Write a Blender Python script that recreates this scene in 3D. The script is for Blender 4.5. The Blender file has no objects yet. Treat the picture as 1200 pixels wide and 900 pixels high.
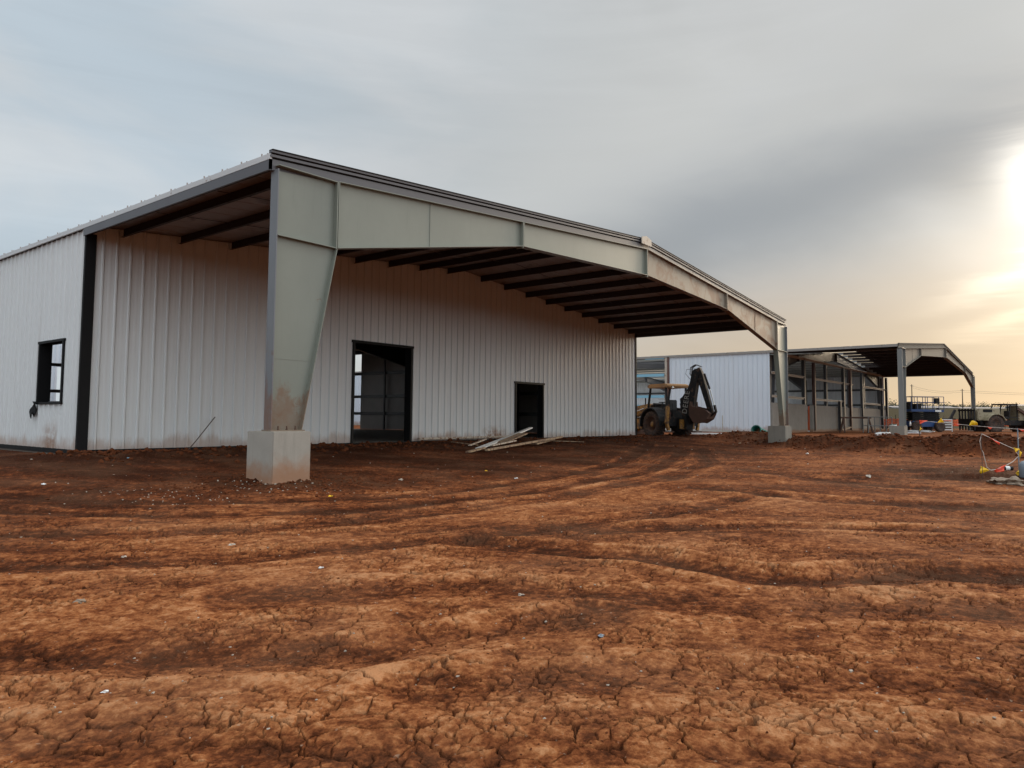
import bpy, bmesh, math, random
import numpy as np
from mathutils import Vector, Matrix
R = math.radians
rnd = random.Random(7)
sc = bpy.context.scene
C = sc.collection

# ------------------------------------------------------------------ camera numbers (solved from the building's perspective)
CAM = Vector((-6.7034, -10.4128, 1.1194)); YAW, PIT, ROL = 0.8976, 0.0655, 0.0080
FPX = 855.986
Fd = Vector((math.sin(YAW)*math.cos(PIT), math.cos(YAW)*math.cos(PIT), math.sin(PIT)))
Rd = Vector((math.cos(YAW), -math.sin(YAW), 0)); Ud = Rd.cross(Fd)
def gp(px, depth):            # ground-plan point seen at column px, depth metres along the view
    p = CAM + Fd*depth + Rd*((px-600)/FPX*depth)
    return p.x, p.y

# ------------------------------------------------------------------ helpers
class MB:
    def __init__(s): s.v = []; s.f = []; s.smooth = set()
    def add(s, vs, fs, smooth=False):
        o = len(s.v); s.v += [Vector(p) for p in vs]
        for f in fs:
            if smooth: s.smooth.add(len(s.f))
            s.f.append([i+o for i in f])
        return s
    def box(s, x0, x1, y0, y1, z0, z1, M=None):
        vs = [Vector((x, y, z)) for x in (x0, x1) for y in (y0, y1) for z in (z0, z1)]
        if M is not None: vs = [M @ v for v in vs]
        return s.add(vs, [(0,1,3,2),(4,6,7,5),(0,4,5,1),(2,3,7,6),(0,2,6,4),(1,5,7,3)])
    def prism(s, poly, ax, a0, a1, M=None):
        # poly: 2d points; ax: extrusion axis ('y' -> poly is x,z ; 'x' -> y,z ; 'z' -> x,y)
        def P(p, a):
            if ax == 'y': q = Vector((p[0], a, p[1]))
            elif ax == 'x': q = Vector((a, p[0], p[1]))
            else: q = Vector((p[0], p[1], a))
            return M @ q if M is not None else q
        n = len(poly)
        vs = [P(p, a0) for p in poly] + [P(p, a1) for p in poly]
        fs = [tuple(range(n))[::-1], tuple(range(n, 2*n))] + [(i, (i+1) % n, n+(i+1) % n, n+i) for i in range(n)]
        return s.add(vs, fs)
    def tube(s, pts, r, n=7, caps=True):
        pts = [Vector(p) for p in pts]; rs = r if isinstance(r, (list, tuple)) else [r]*len(pts)
        vs = []; prev = None
        for i, p in enumerate(pts):
            t = (pts[min(i+1, len(pts)-1)]-pts[max(i-1, 0)]).normalized()
            if prev is None:
                a = Vector((0, 0, 1)) if abs(t.z) < .9 else Vector((1, 0, 0))
                u = t.cross(a).normalized()
            else: u = (prev - t*prev.dot(t)).normalized()
            prev = u; w = t.cross(u)
            vs += [p + (u*math.cos(2*math.pi*k/n)+w*math.sin(2*math.pi*k/n))*rs[i] for k in range(n)]
        fs = [(i*n+k, i*n+(k+1) % n, (i+1)*n+(k+1) % n, (i+1)*n+k) for i in range(len(pts)-1) for k in range(n)]
        s.add(vs, fs, True)
        if caps:
            m = len(pts)
            s.add(vs[:n], [tuple(range(n))[::-1]]); s.add(vs[(m-1)*n:], [tuple(range(n))])
        return s
    def lathe(s, prof, c, ax='x', n=28, smooth=True, rot=0):
        # prof: (radius, offset along axis)
        c = Vector(c); vs = []
        for (r, a) in prof:
            for k in range(n):
                t = 2*math.pi*k/n+rot
                if ax == 'x': vs.append(c+Vector((a, r*math.cos(t), r*math.sin(t))))
                elif ax == 'y': vs.append(c+Vector((r*math.cos(t), a, r*math.sin(t))))
                else: vs.append(c+Vector((r*math.cos(t), r*math.sin(t), a)))
        m = len(prof)
        fs = [(i*n+k, i*n+(k+1) % n, (i+1)*n+(k+1) % n, (i+1)*n+k) for i in range(m-1) for k in range(n)]
        s.add(vs, fs, smooth)
        return s
    def bar(s, p0, p1, w, h):      # rectangular bar between two points, w across, h up
        p0, p1 = Vector(p0), Vector(p1); t = (p1-p0).normalized()
        a = Vector((0, 0, 1)) if abs(t.z) < .95 else Vector((0, 1, 0))
        u = t.cross(a).normalized(); v = u.cross(t)
        vs = [p+u*su*w/2+v*sv*h/2 for p in (p0, p1) for su, sv in ((-1,-1),(1,-1),(1,1),(-1,1))]
        return s.add(vs, [(3,2,1,0),(4,5,6,7),(0,1,5,4),(1,2,6,5),(2,3,7,6),(3,0,4,7)])
    def lump(s, c, rx, ry, rz, seed=0, sub=2, rough=.25):
        bm = bmesh.new(); bmesh.ops.create_icosphere(bm, subdivisions=sub, radius=1)
        rr = random.Random(seed); ph = [rr.uniform(0, 6) for _ in range(6)]
        vs = []
        for v in bm.verts:
            p = v.co.normalized()
            k = 1+rough*(math.sin(p.x*3.1+ph[0])*math.cos(p.y*3.7+ph[1])+.6*math.sin(p.z*5+ph[2]+p.x*4)+.4*rr.uniform(-1, 1))
            vs.append(Vector(c)+Vector((p.x*rx*k, p.y*ry*k, p.z*rz*k)))
        fs = [tuple(v.index for v in f.verts) for f in bm.faces]; bm.free()
        return s.add(vs, fs, False)
    def build(s, name, mat, parent=None, bevel=0, origin=None):
        me = bpy.data.meshes.new(name)
        o = Vector((0, 0, 0))
        if origin is not None: o = Vector(origin)
        elif parent is not None: o = org(parent)
        me.from_pydata([tuple(v-o) for v in s.v], [], s.f); me.update()
        bm = bmesh.new(); bm.from_mesh(me)
        bmesh.ops.recalc_face_normals(bm, faces=bm.faces)
        if bevel: bmesh.ops.bevel(bm, geom=bm.edges[:], offset=bevel, segments=2, affect='EDGES', clamp_overlap=True)
        bm.to_mesh(me); bm.free()
        if not bevel:
            for i in s.smooth:
                if i < len(me.polygons): me.polygons[i].use_smooth = True
        me.materials.append(mat)
        ob = bpy.data.objects.new(name, me); C.objects.link(ob)
        if parent is not None: ob.parent = parent
        else: ob.location = o
        return ob
def org(o):
    v = Vector(o.location)
    while o.parent is not None: o = o.parent; v += Vector(o.location)
    return v
def tag(o, label=None, cat=None, group=None, kind=None):
    if label: o['label'] = label
    if cat: o['category'] = cat
    if group: o['group'] = group
    if kind: o['kind'] = kind
    return o
def empty(name, loc, label, cat, group=None, rz=0):
    o = bpy.data.objects.new(name, None); C.objects.link(o); o.location = loc; o.rotation_euler = (0, 0, rz)
    o.empty_display_size = .3
    return tag(o, label, cat, group)
def copy_tree(o, parent=None):
    c = o.copy(); C.objects.link(c); c.parent = parent
    for ch in [x for x in bpy.data.objects if x.parent == o]: copy_tree(ch, c)
    return c
def copy_part(o, dx=0, dy=0, dz=0):
    c = o.copy(); C.objects.link(c); c.location = Vector(o.location)+Vector((dx, dy, dz)); return c

# ------------------------------------------------------------------ materials
def newmat(name):
    m = bpy.data.materials.new(name); m.use_nodes = True
    nt = m.node_tree; b = nt.nodes['Principled BSDF']
    return m, nt, b
def N(nt, t, **kw):
    n = nt.nodes.new(t)
    for k, v in kw.items():
        if k in n.inputs: n.inputs[k].default_value = v
        else: setattr(n, k, v)
    return n
def ramp(nt, fac, stops):
    r = nt.nodes.new('ShaderNodeValToRGB'); e = r.color_ramp.elements
    while len(e) < len(stops): e.new(.5)
    for i, (p, c) in enumerate(stops):
        e[i].position = p; e[i].color = (*c, 1) if len(c) == 3 else c
    nt.links.new(fac, r.inputs[0]); return r
def mth(nt, op, a, b=None, c=None, clamp=False):
    n = nt.nodes.new('ShaderNodeMath'); n.operation = op; n.use_clamp = clamp
    for i, x in enumerate((a, b, c)):
        if x is None: continue
        if isinstance(x, (int, float)): n.inputs[i].default_value = x
        else: nt.links.new(x, n.inputs[i])
    return n.outputs[0]
def mixc(nt, f, a, b):
    n = nt.nodes.new('ShaderNodeMix'); n.data_type = 'RGBA'
    for i, x in ((0, f), (6, a), (7, b)):
        if isinstance(x, (int, float)): n.inputs[i].default_value = x
        elif isinstance(x, tuple): n.inputs[i].default_value = (*x, 1) if len(x) == 3 else x
        else: nt.links.new(x, n.inputs[i])
    return n.outputs[2]
def noise(nt, vec, scale, det=4, rough=.55, dist=0):
    n = N(nt, 'ShaderNodeTexNoise', Scale=scale, Detail=det, Roughness=rough, Distortion=dist)
    nt.links.new(vec, n.inputs['Vector']); return n.outputs['Fac']
def ss(nt, x, a, b):     # smoothstep
    n = nt.nodes.new('ShaderNodeMapRange'); n.interpolation_type = 'SMOOTHSTEP'
    nt.links.new(x, n.inputs[0]); n.inputs[1].default_value = a; n.inputs[2].default_value = b; return n.outputs[0]
def pos(nt):
    g = nt.nodes.new('ShaderNodeNewGeometry'); s = nt.nodes.new('ShaderNodeSeparateXYZ')
    nt.links.new(g.outputs['Position'], s.inputs[0]); return g.outputs['Position'], s.outputs
def mapv(nt, vec, scale=(1, 1, 1), loc=(0, 0, 0), rot=(0, 0, 0)):
    m = nt.nodes.new('ShaderNodeMapping'); m.inputs['Scale'].default_value = scale
    m.inputs['Location'].default_value = loc; m.inputs['Rotation'].default_value = rot
    nt.links.new(vec, m.inputs[0]); return m.outputs[0]
def bump(nt, b, h, s, d=.02):
    n = N(nt, 'ShaderNodeBump', Strength=s, Distance=d); nt.links.new(h, n.inputs['Height']); nt.links.new(n.outputs[0], b.inputs['Normal'])
def paint(name, col, rough=.5, metal=0, var=.12, dirt=None, dirtamt=.0, scale=3, spec=.5, bmp=.0):
    m, nt, b = newmat(name); P, S = pos(nt)
    n1 = noise(nt, P, scale, 5, .6)
    c = mixc(nt, n1, tuple(x*(1-var) for x in col), tuple(min(1, x*(1+var)) for x in col))
    if dirt:
        n2 = noise(nt, P, scale*2.3, 6, .65, .4)
        f = ss(nt, n2, .62-dirtamt*.3, .72-dirtamt*.15); c = mixc(nt, f, c, dirt)
    nt.links.new(c, b.inputs['Base Color']); b.inputs['Metallic'].default_value = metal
    r = mth(nt, 'MULTIPLY_ADD', n1, .25, rough-.12); nt.links.new(r, b.inputs['Roughness'])
    b.inputs['Specular IOR Level'].default_value = spec
    if bmp: bump(nt, b, noise(nt, P, scale*14, 3), bmp, .004)
    return m
SOIL = (.16, .062, .03)
def cladding(name, col, spots=(), zbase=.33, top=None):
    # painted profiled steel sheet, mud splash along the foot, faint panel-to-panel tone, oil-canning
    m, nt, b = newmat(name); P, S = pos(nt)
    n1 = noise(nt, P, .5, 4); n3 = noise(nt, mapv(nt, P, (1.1, 1.1, .12)), 2.2, 5, .6)
    pan = nt.nodes.new('ShaderNodeTexWhiteNoise'); pan.noise_dimensions = '1D'
    u = mth(nt, 'FLOOR', mth(nt, 'DIVIDE', mth(nt, 'ADD', S[0], S[1]), .915)); nt.links.new(u, pan.inputs['W'])
    c = mixc(nt, n1, tuple(x*.93 for x in col), col)
    c = mixc(nt, mth(nt, 'MULTIPLY', pan.outputs[0], .10), c, (.55, .55, .56))
    c = mixc(nt, mth(nt, 'MULTIPLY', ss(nt, n3, .5, .75), .16), c, (.42, .36, .31))
    # splash
    h = mth(nt, 'SUBTRACT', S[2], zbase)
    hn = mth(nt, 'MULTIPLY_ADD', noise(nt, mapv(nt, P, (1, 1, .35)), 2.2, 6, .7), -.9, h)
    f = mth(nt, 'SUBTRACT', 1, ss(nt, hn, -.42, -.12)); c = mixc(nt, mth(nt, 'MULTIPLY', f, .6), c, (.36, .22, .15))
    for (ax, a, w, hh, amt) in spots:
        d = mth(nt, 'ABSOLUTE', mth(nt, 'SUBTRACT', S[ax], a))
        g = mth(nt, 'SUBTRACT', 1, ss(nt, d, w*.3, w)); g2 = mth(nt, 'SUBTRACT', 1, ss(nt, h, hh*.3, hh))
        g = mth(nt, 'MULTIPLY', mth(nt, 'MULTIPLY', g, g2), ss(nt, noise(nt, P, 3.5, 5, .7), .35, .6))
        c = mixc(nt, mth(nt, 'MULTIPLY', g, amt), c, (.28, .14, .075))
    nt.links.new(c, b.inputs['Base Color'])
    b.inputs['Roughness'].default_value = .38; b.inputs['Specular IOR Level'].default_value = .45
    # screw rows
    bump(nt, b, noise(nt, mapv(nt, P, (1, 1, .3)), 1.6, 3), .25, .03)
    return m
def steel(name, col, rust=(.17, .075, .032), base=None, bias=0, metal=.0, rough=.38, haze=None):
    m, nt, b = newmat(name); P, S = pos(nt)
    n1 = noise(nt, P, .9, 5, .6); n2 = noise(nt, P, 5, 6, .7, .5)
    c = mixc(nt, n1, tuple(x*.82 for x in col), tuple(x*1.15 for x in col))
    if haze:
        c = mixc(nt, mth(nt, 'MULTIPLY', ss(nt, noise(nt, mapv(nt, P, (1, 1, .8), (3, 5, 1)), 1.3, 6, .65, .8), .44, .60), .9), c, haze)
    f = ss(nt, mth(nt, 'MULTIPLY_ADD', n2, .6, mth(nt, 'MULTIPLY', noise(nt, P, .8, 3), .5)), .66-bias, .74-bias)
    f = mth(nt, 'MULTIPLY', f, .75)
    if base:                     # mud and rust rising from the foot
        zb, h = base
        g = mth(nt, 'SUBTRACT', 1, ss(nt, mth(nt, 'MULTIPLY_ADD', n2, -h*1.5, mth(nt, 'MULTIPLY_ADD', noise(nt, mapv(nt, P, (1, 1, .3)), 2.6, 5, .65), -h*3.2, S[2])), zb-h*1.95, zb-h*1.30))
        g = mth(nt, 'MULTIPLY', g, mth(nt, 'MULTIPLY_ADD', n2, .9, .12))
        f = mth(nt, 'MAXIMUM', f, g)
    c = mixc(nt, f, c, rust)
    vs = noise(nt, mapv(nt, P, (9, 9, .7)), 1, 4, .6)
    c = mixc(nt, mth(nt, 'MULTIPLY', ss(nt, vs, .55, .8), .25), c, tuple(x*.55 for x in col))
    nt.links.new(c, b.inputs['Base Color']); b.inputs['Metallic'].default_value = metal
    r = mth(nt, 'MULTIPLY_ADD', f, .35, rough); nt.links.new(r, b.inputs['Roughness'])
    bump(nt, b, n2, .12, .003)
    return m
def concrete(name, col=(.36, .33, .29), mud=None):
    m, nt, b = newmat(name); P, S = pos(nt)
    n1 = noise(nt, P, 2.2, 6, .65, .3); n2 = noise(nt, P, 60, 3, .6)
    c = mixc(nt, n1, tuple(x*.72 for x in col), tuple(x*1.15 for x in col))
    c = mixc(nt, mth(nt, 'MULTIPLY', n2, .25), c, tuple(x*.6 for x in col))
    st = noise(nt, mapv(nt, P, (7, 7, .6)), 1, 4, .6)
    c = mixc(nt, mth(nt, 'MULTIPLY', ss(nt, st, .5, .75), .3), c, tuple(x*.55 for x in col))
    if mud:
        zb, h = mud
        g = mth(nt, 'SUBTRACT', 1, ss(nt, mth(nt, 'MULTIPLY_ADD', noise(nt, P, 3.0, 5, .6), -h*2.2, S[2]), zb-h*1.1, zb+h*.3))
        c = mixc(nt, mth(nt, 'MULTIPLY', g, .85), c, (.30, .15, .08))
    nt.links.new(c, b.inputs['Base Color']); b.inputs['Roughness'].default_value = .85
    b.inputs['Specular IOR Level'].default_value = .25
    v = N(nt, 'ShaderNodeTexVoronoi', Scale=26.0); nt.links.new(P, v.inputs['Vector'])
    pit = ss(nt, v.outputs['Distance'], .04, .16)
    bump(nt, b, mth(nt, 'ADD', mth(nt, 'MULTIPLY', pit, .5), noise(nt, P, 40, 5)), .35, .004)
    return m
M = {}
M['clad'] = cladding('white_sheet', (.70, .70, .69), [(1, 8.75, .55, .75, .75), (0, 14.3, .9, .6, .9), (0, 11.6, .5, .35, .5)])
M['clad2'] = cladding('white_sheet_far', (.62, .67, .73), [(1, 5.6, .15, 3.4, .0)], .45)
M['roof'] = paint('roof_sheet', (.30, .25, .23), .5, var=.12, dirt=(.12, .09, .075), dirtamt=.1, scale=.7)
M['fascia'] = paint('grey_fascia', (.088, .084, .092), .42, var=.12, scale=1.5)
M['fascia_l'] = paint('lit_grey_fascia', (.25, .23, .21), .5, var=.12, dirt=(.12, .08, .06), dirtamt=.1, scale=1.5)  # paler copy of the grey fascia: glancing light put into its colour
M['fascia_far'] = paint('dull_fascia', (.13, .12, .105), .8, spec=.15)
M['whitetrim'] = paint('white_trim', (.62, .62, .62), .4, var=.06, dirt=(.24, .12, .07), dirtamt=-.08, scale=1.6)
M['black'] = paint('black_trim', (.007, .0065, .007), .6, spec=.2)
M['purlin'] = paint('dark_primer', (.04, .03, .028), .65, spec=.25, var=.2, scale=4)
M['steel'] = steel('grey_primer', (.20, .213, .178), base=(.88, .95), bias=-.035)
M['steel_rafter'] = steel('grey_primer_rafter', (.205, .218, .182), bias=-.035)
M['steel_rust'] = steel('stained_primer', (.235, .20, .155), rust=(.13, .055, .025), bias=.03, haze=(.15, .075, .04), rough=.55)
M['steel_flange'] = steel('blue_grey_primer', (.15, .155, .165), base=(.88, 1.5), bias=-.10)
M['steel2'] = steel('grey_primer_far', (.17, .172, .165), bias=-.12)
M['steel2l'] = steel('pale_primer_far', (.15, .13, .105), bias=-.06, rough=.75)
M['darksteel'] = steel('dark_frame', (.07, .07, .075), bias=-.1)
M['purlin_lit'] = paint('lit_purlin', (.30, .30, .29), .5, var=.15)  # paler copy of the dark purlins: light under the roof put into the colour
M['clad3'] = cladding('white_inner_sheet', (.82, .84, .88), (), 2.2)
M['redsteel'] = steel('red_oxide', (.10, .045, .035), bias=-.05)
M['girt'] = paint('cream_girt', (.42, .37, .31), .5, var=.15, dirt=(.2, .11, .07), dirtamt=.2, scale=3)
M['blue_girt'] = paint('pale_blue', (.20, .42, .55), .5, var=.06)
M['conc'] = concrete('cast_concrete', (.37, .34, .295), mud=(.10, .34))
M['conc2'] = concrete('cast_concrete_far', (.25, .225, .19))
M['block'] = concrete('block_render', (.30, .27, .235), mud=(.4, .12))
M['lumpc'] = concrete('broken_concrete', (.27, .20, .145))
M['slab'] = concrete('slab_concrete', (.30, .26, .22))
M['slab2'] = concrete('pale_slab', (.46, .43, .39))
M['roof2'] = paint('lit_inner_roof', (.66, .65, .63), .45, var=.1, scale=.7)  # paler copy of the roof sheet: interior light put into its colour
M['liner'] = paint('foil_liner', (.42, .39, .37), .45, var=.25, scale=1.2, bmp=.3)
M['yellow'] = paint('machine_yellow', (.36, .17, .025), .5, var=.15, dirt=(.09, .045, .022), dirtamt=.7, scale=2.2)
M['ochre'] = paint('canopy_ochre', (.30, .14, .035), .5, var=.12, dirt=(.12, .06, .04), dirtamt=.15, scale=1.5)
M['mblack'] = paint('machine_black', (.014, .0135, .014), .6, spec=.25, var=.2, dirt=(.08, .045, .03), dirtamt=.3, scale=3)
M['rust'] = paint('muddy_steel', (.085, .042, .027), .8, var=.4, scale=4)
M['chrome'] = paint('cylinder_rod', (.55, .53, .5), .2, metal=.8, var=.05)
M['rubber'] = paint('muddy_rubber', (.04, .027, .022), .9, var=.3, dirt=(.12, .062, .036), dirtamt=.5, scale=5)
M['seat'] = paint('seat_vinyl', (.015, .015, .016), .5)
M['decal'] = paint('decal_white', (.30, .28, .25), .6, var=.15)
M['blue'] = paint('lift_blue', (.012, .05, .16), .45, var=.15, dirt=(.06, .05, .05), dirtamt=.2, scale=3)
M['white'] = paint('white_plastic', (.72, .71, .68), .45, var=.06)
M['sheet'] = paint('wrap_sheet', (.42, .40, .38), .35, var=.12, bmp=.5)
M['beige'] = paint('machine_sand', (.30, .25, .16), .5, var=.12, dirt=(.15, .09, .055), dirtamt=.3, scale=2)
M['orange'] = paint('safety_orange', (.55, .09, .02), .55, var=.08)
M['flag_o'] = paint('flag_orange', (.78, .075, .025), .5, var=.06)
M['flag_y'] = paint('flag_yellow', (.85, .50, .01), .5, var=.06)
M['cord'] = paint('nylon_cord', (.55, .48, .42), .6)
M['green'] = paint('green_pipe', (.012, .12, .09), .4, var=.1)
M['wood'] = paint('raw_timber', (.36, .25, .15), .75, var=.3, dirt=(.13, .06, .035), dirtamt=.7, scale=4)
M['woodl'] = paint('pale_timber', (.50, .43, .35), .7, var=.2, dirt=(.2, .1, .055), dirtamt=.6, scale=4)
M['rebar'] = paint('rusty_bar', (.07, .045, .035), .8)
M['drum'] = paint('grey_drum', (.20, .23, .26), .4, var=.08)
M['red'] = paint('red_paint', (.45, .03, .03), .5)
M['dgreen'] = paint('green_paint', (.03, .07, .04), .5)
M['bark'] = paint('bark', (.07, .05, .035), .9, var=.3)
M['leaf'] = paint('leaf', (.045, .055, .025), .7, var=.35, scale=.4)
M['leaf2'] = paint('leaf_olive', (.065, .065, .032), .7, var=.35, scale=.4)
M['farwall'] = paint('far_wall', (.20, .24, .27), .6, var=.1, scale=.1)
M['pebble'] = paint('pebble', (.34, .28, .22), .8, var=.4, scale=30)
M['clod'] = paint('soil_clod', (.105, .034, .015), .95, var=.55, scale=9, spec=.03)

# ------------------------------------------------------------------ numpy noise for the terrain
def hsh(ix, iy, s):
    h = (ix.astype(np.int64)*374761393 + iy.astype(np.int64)*668265263 + s*1442695041) & 0xffffffff
    h = ((h ^ (h >> 13))*1274126177) & 0xffffffff
    return (h ^ (h >> 16)) & 0xffffffff
def pn(x, y, s=0):
    ix = np.floor(x); iy = np.floor(y); fx = x-ix; fy = y-iy
    def g(dx, dy):
        a = hsh(ix+dx, iy+dy, s)*(2*math.pi/4294967296.0)
        return np.cos(a)*(fx-dx)+np.sin(a)*(fy-dy)
    u = fx*fx*fx*(fx*(fx*6-15)+10); v = fy*fy*fy*(fy*(fy*6-15)+10)
    a = g(0, 0); b = g(1, 0); c = g(0, 1); d = g(1, 1)
    return (a+(b-a)*u+(c-a)*v+(a-b-c+d)*u*v)*1.5
def fbm(x, y, o=4, s=0, gain=.5):
    t = np.zeros_like(x); a = 1.; k = 1.; tot = 0
    for i in range(o):
        t += a*pn(x*k+i*17.3, y*k-i*9.1, s+i); tot += a; a *= gain; k *= 2.03
    return t/tot
def vor(x, y, s=0):          # distance to nearest cell border (F2-F1)
    ix = np.floor(x); iy = np.floor(y); f1 = np.full(x.shape, 9.); f2 = np.full(x.shape, 9.)
    for dx in (-1, 0, 1):
        for dy in (-1, 0, 1):
            cx = ix+dx; cy = iy+dy
            px = cx+hsh(cx, cy, s)/4294967296.0; py = cy+hsh(cx, cy, s+7)/4294967296.0
            d = np.sqrt((x-px)**2+(y-py)**2)
            f2 = np.minimum(f2, np.maximum(f1, d)); f1 = np.minimum(f1, d)
    return f2-f1
def sst(x, a, b):
    t = np.clip((x-a)/(b-a), 0, 1); return t*t*(3-2*t)
def dpoly(x, y, pts):        # distance to polyline and parameter along it
    best = np.full(x.shape, 1e9); par = np.zeros(x.shape); side = np.zeros(x.shape); L = 0
    for (ax, ay), (bx, by) in zip(pts[:-1], pts[1:]):
        dx, dy = bx-ax, by-ay; l = math.hypot(dx, dy)
        t = np.clip(((x-ax)*dx+(y-ay)*dy)/(l*l), 0, 1)
        d = np.hypot(x-ax-t*dx, y-ay-t*dy); m = d < best
        best = np.where(m, d, best); par = np.where(m, L+t*l, par)
        side = np.where(m, np.sign((x-ax)*dy-(y-ay)*dx), side); L += l
    return best, par, side
def gpl(l): return [gp(a, b) for a, b in l]
BERM = [gp(835, 38), gp(900, 34.5), gp(960, 30), gp(1040, 27.5), gp(1120, 26), gp(1215, 25), gp(1400, 24)]
RUTS = [ # (points (px, depth), half width, trench depth, lip height)
    (gpl([(-200, 6.4), (150, 6.9), (420, 7.9), (640, 10.2), (780, 14), (830, 19), (820, 27)]), .25, .03, .02),
    (gpl([(300, 4.6), (560, 4.9), (820, 4.55), (1060, 4.45), (1400, 4.2)]), .25, .03, .02),
    (gpl([(860, 17), (980, 13.5), (1120, 12), (1300, 11)]), .3, .03, .02),
    (gpl([(560, 6.6), (760, 6.05), (880, 5.35), (960, 5.25), (1060, 5.45), (1200, 5.45), (1500, 5.6)]), .26, .085, .06),
    (gpl([(-300, 3.3), (0, 3.45), (200, 3.45), (420, 3.55), (560, 3.9), (700, 4.3)]), .20, .05, .03),
    (gpl([(-200, 5.2), (60, 5.5), (300, 5.9), (560, 6.9), (760, 8.6), (900, 11)]), .22, .035, .03),
    (gpl([(500, 3.1), (760, 3.3), (1000, 3.25), (1300, 2.9)]), .18, .03, .02),
    (gpl([(-300, 2.55), (100, 2.6), (400, 2.45), (700, 2.5), (1200, 2.6)]), .16, .03, .02),
    (gpl([(-100, 8.6), (200, 8.2), (420, 8.8), (640, 11.5), (760, 16), (800, 24)]), .22, .045, .03),
    (gpl([(-100, 9.6), (250, 9.4), (460, 10.3), (640, 13.5), (730, 19), (760, 28)]), .22, .045, .03),
    (gpl([(700, 7.4), (900, 7.9), (1100, 7.6), (1400, 7)]), .2, .03, .03),
    (gpl([(820, 12), (960, 10.5), (1100, 9.6), (1300, 9)]), .3, .05, .05),
    (gpl([(1010, 15), (1110, 14.2), (1250, 14)]), .5, .05, .10),
]
def terrain(x, y, fine=True):
    zb = .27*sst(y, -1.8, 6.3)*(1-sst(x, 27, 33)) + .36*sst(x, 25, 36)
    r = np.hypot(x-CAM.x, y-CAM.y)
    z = zb + .04*fbm(x*.35, y*.35, 3, 3)*sst(r, 2, 12) + .010*fbm(x*.9, y*.9, 3, 5)
    z += 6.4*sst(r, 95, 380) - 5*sst(r, 480, 800)      # far field climbs to a low crest
    ins = sst(x, -.6, .2)*(1-sst(x, 24.8, 25.3))*sst(y, 6.9, 7.3)*(1-sst(y, 36, 38))
    z = z*(1-ins)+.12*ins                                # below the slabs inside the sheds
    ins2 = sst(x, 37.6, 38.3)*(1-sst(x, 69, 70))*sst(y, 4.4, 5.2)*(1-sst(y, 50, 52))
    z = z*(1-ins2)+.22*ins2
    # disturbed soil: berm, foot of the wall, footings
    d, par, sd = dpoly(x, y, BERM)
    n = fbm(x*.8, y*.8, 4, 11)
    bh = (.34+.30*sst(par, 4, 16)+.22*n)*np.exp(-(d/(1.25+.3*n))**2)*sst(par, -.5, 3)
    wall = np.exp(-((y-5.6)/1.3)**2)*sst(x, -3, 0)*(1-sst(x, 26, 29))
    z += np.maximum(bh, 0)+.20*wall*np.maximum(0, fbm(x*.9, y*1.3, 4, 15)+.15)
    mx, my = gp(1150, 15.6)
    mm = np.exp(-(((x-mx)/2.2)**2+((y-my)/2.0)**2)); z += .05*mm*(1+n)
    p1 = np.exp(-((x-.28)**2+(y-.0)**2)/.55); p2 = np.exp(-((x-24.6)**2+(y-.0)**2)/.9)
    z += .05*(p1+p2)*(1+1.2*fbm(x*3, y*3, 3, 17))
    dist = np.clip(np.exp(-(d/1.8)**2)*sst(par, -.5, 3)*1.1+wall*.8+mm*.7+p1+p2, 0, 1)
    # wheel passes run roughly along this direction
    ux = x*Rd.x+y*Rd.y; uy = x*Fd.x+y*Fd.y
    wv = .35*fbm(ux*.16, uy*.2, 2, 19)
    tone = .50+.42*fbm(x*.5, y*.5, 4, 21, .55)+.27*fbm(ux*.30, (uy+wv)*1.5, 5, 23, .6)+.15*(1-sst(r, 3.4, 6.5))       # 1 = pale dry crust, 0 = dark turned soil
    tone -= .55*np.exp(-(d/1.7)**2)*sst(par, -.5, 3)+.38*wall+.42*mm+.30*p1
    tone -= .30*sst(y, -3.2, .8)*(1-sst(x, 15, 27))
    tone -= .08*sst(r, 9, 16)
    for i, (pl, w, dep, lip) in enumerate(RUTS):
        bx = [p[0] for p in pl]; by = [p[1] for p in pl]; mg = w*6
        ix = np.where((x > min(bx)-mg) & (x < max(bx)+mg) & (y > min(by)-mg) & (y < max(by)+mg))[0]
        if len(ix) == 0: continue
        dd, pp, s2 = dpoly(x[ix], y[ix], pl)
        k_ = dd < mg; ix = ix[k_]; dd = dd[k_]; pp = pp[k_]; s2 = s2[k_]; X_, Y_ = x[ix], y[ix]
        ed = dd+.3*w*fbm(X_*1.4, Y_*1.4, 3, 31+i)
        tr = np.exp(-(ed/w)**2); lp = np.exp(-((ed-w*1.55)/(w*.42))**2)*(.6+.8*fbm(X_*1.1, Y_*1.1, 2, 51+i))
        z[ix] += .55*(-dep*tr+lip*lp); tone[ix] += -.30*tr*(dep/.05)**.5+.20*lp
        band = np.exp(-(dd/(w*3.2))**2)
        st = fbm(pp*.45+i*7, dd*s2*11, 4, 141+i, .6)
        tone[ix] += (.20+.25*sst(r[ix], 4, 8))*st*band; z[ix] += .010*st*band
    crk = np.zeros_like(x)
    if fine:
        ALL = (x, y, r, z, tone, dist); ii = np.where(r < 80)[0]
        x, y, r, z, tone, dist = [a_[ii] for a_ in ALL]
        near = 1-sst(r, 10, 22)
        wx = x+.10*pn(x*3, y*3, 61); wy = y+.10*pn(x*3+9, y*3, 62)
        pl_ = fbm(wx*2.6, wy*2.6, 4, 65)
        z += near*(sst(pl_, .03, .06)*.004+sst(pl_, -.20, -.17)*.004); tone += (sst(pl_, .0, .08)-.4)*.12*near
        z += near*(.004*fbm(x*3.2, y*3.2, 6, 71, .8)+.006*np.abs(fbm(x*16, y*16, 4, 75, .75)))
        rough = np.clip(.45-tone, 0, .45)*.35*near+dist
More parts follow.
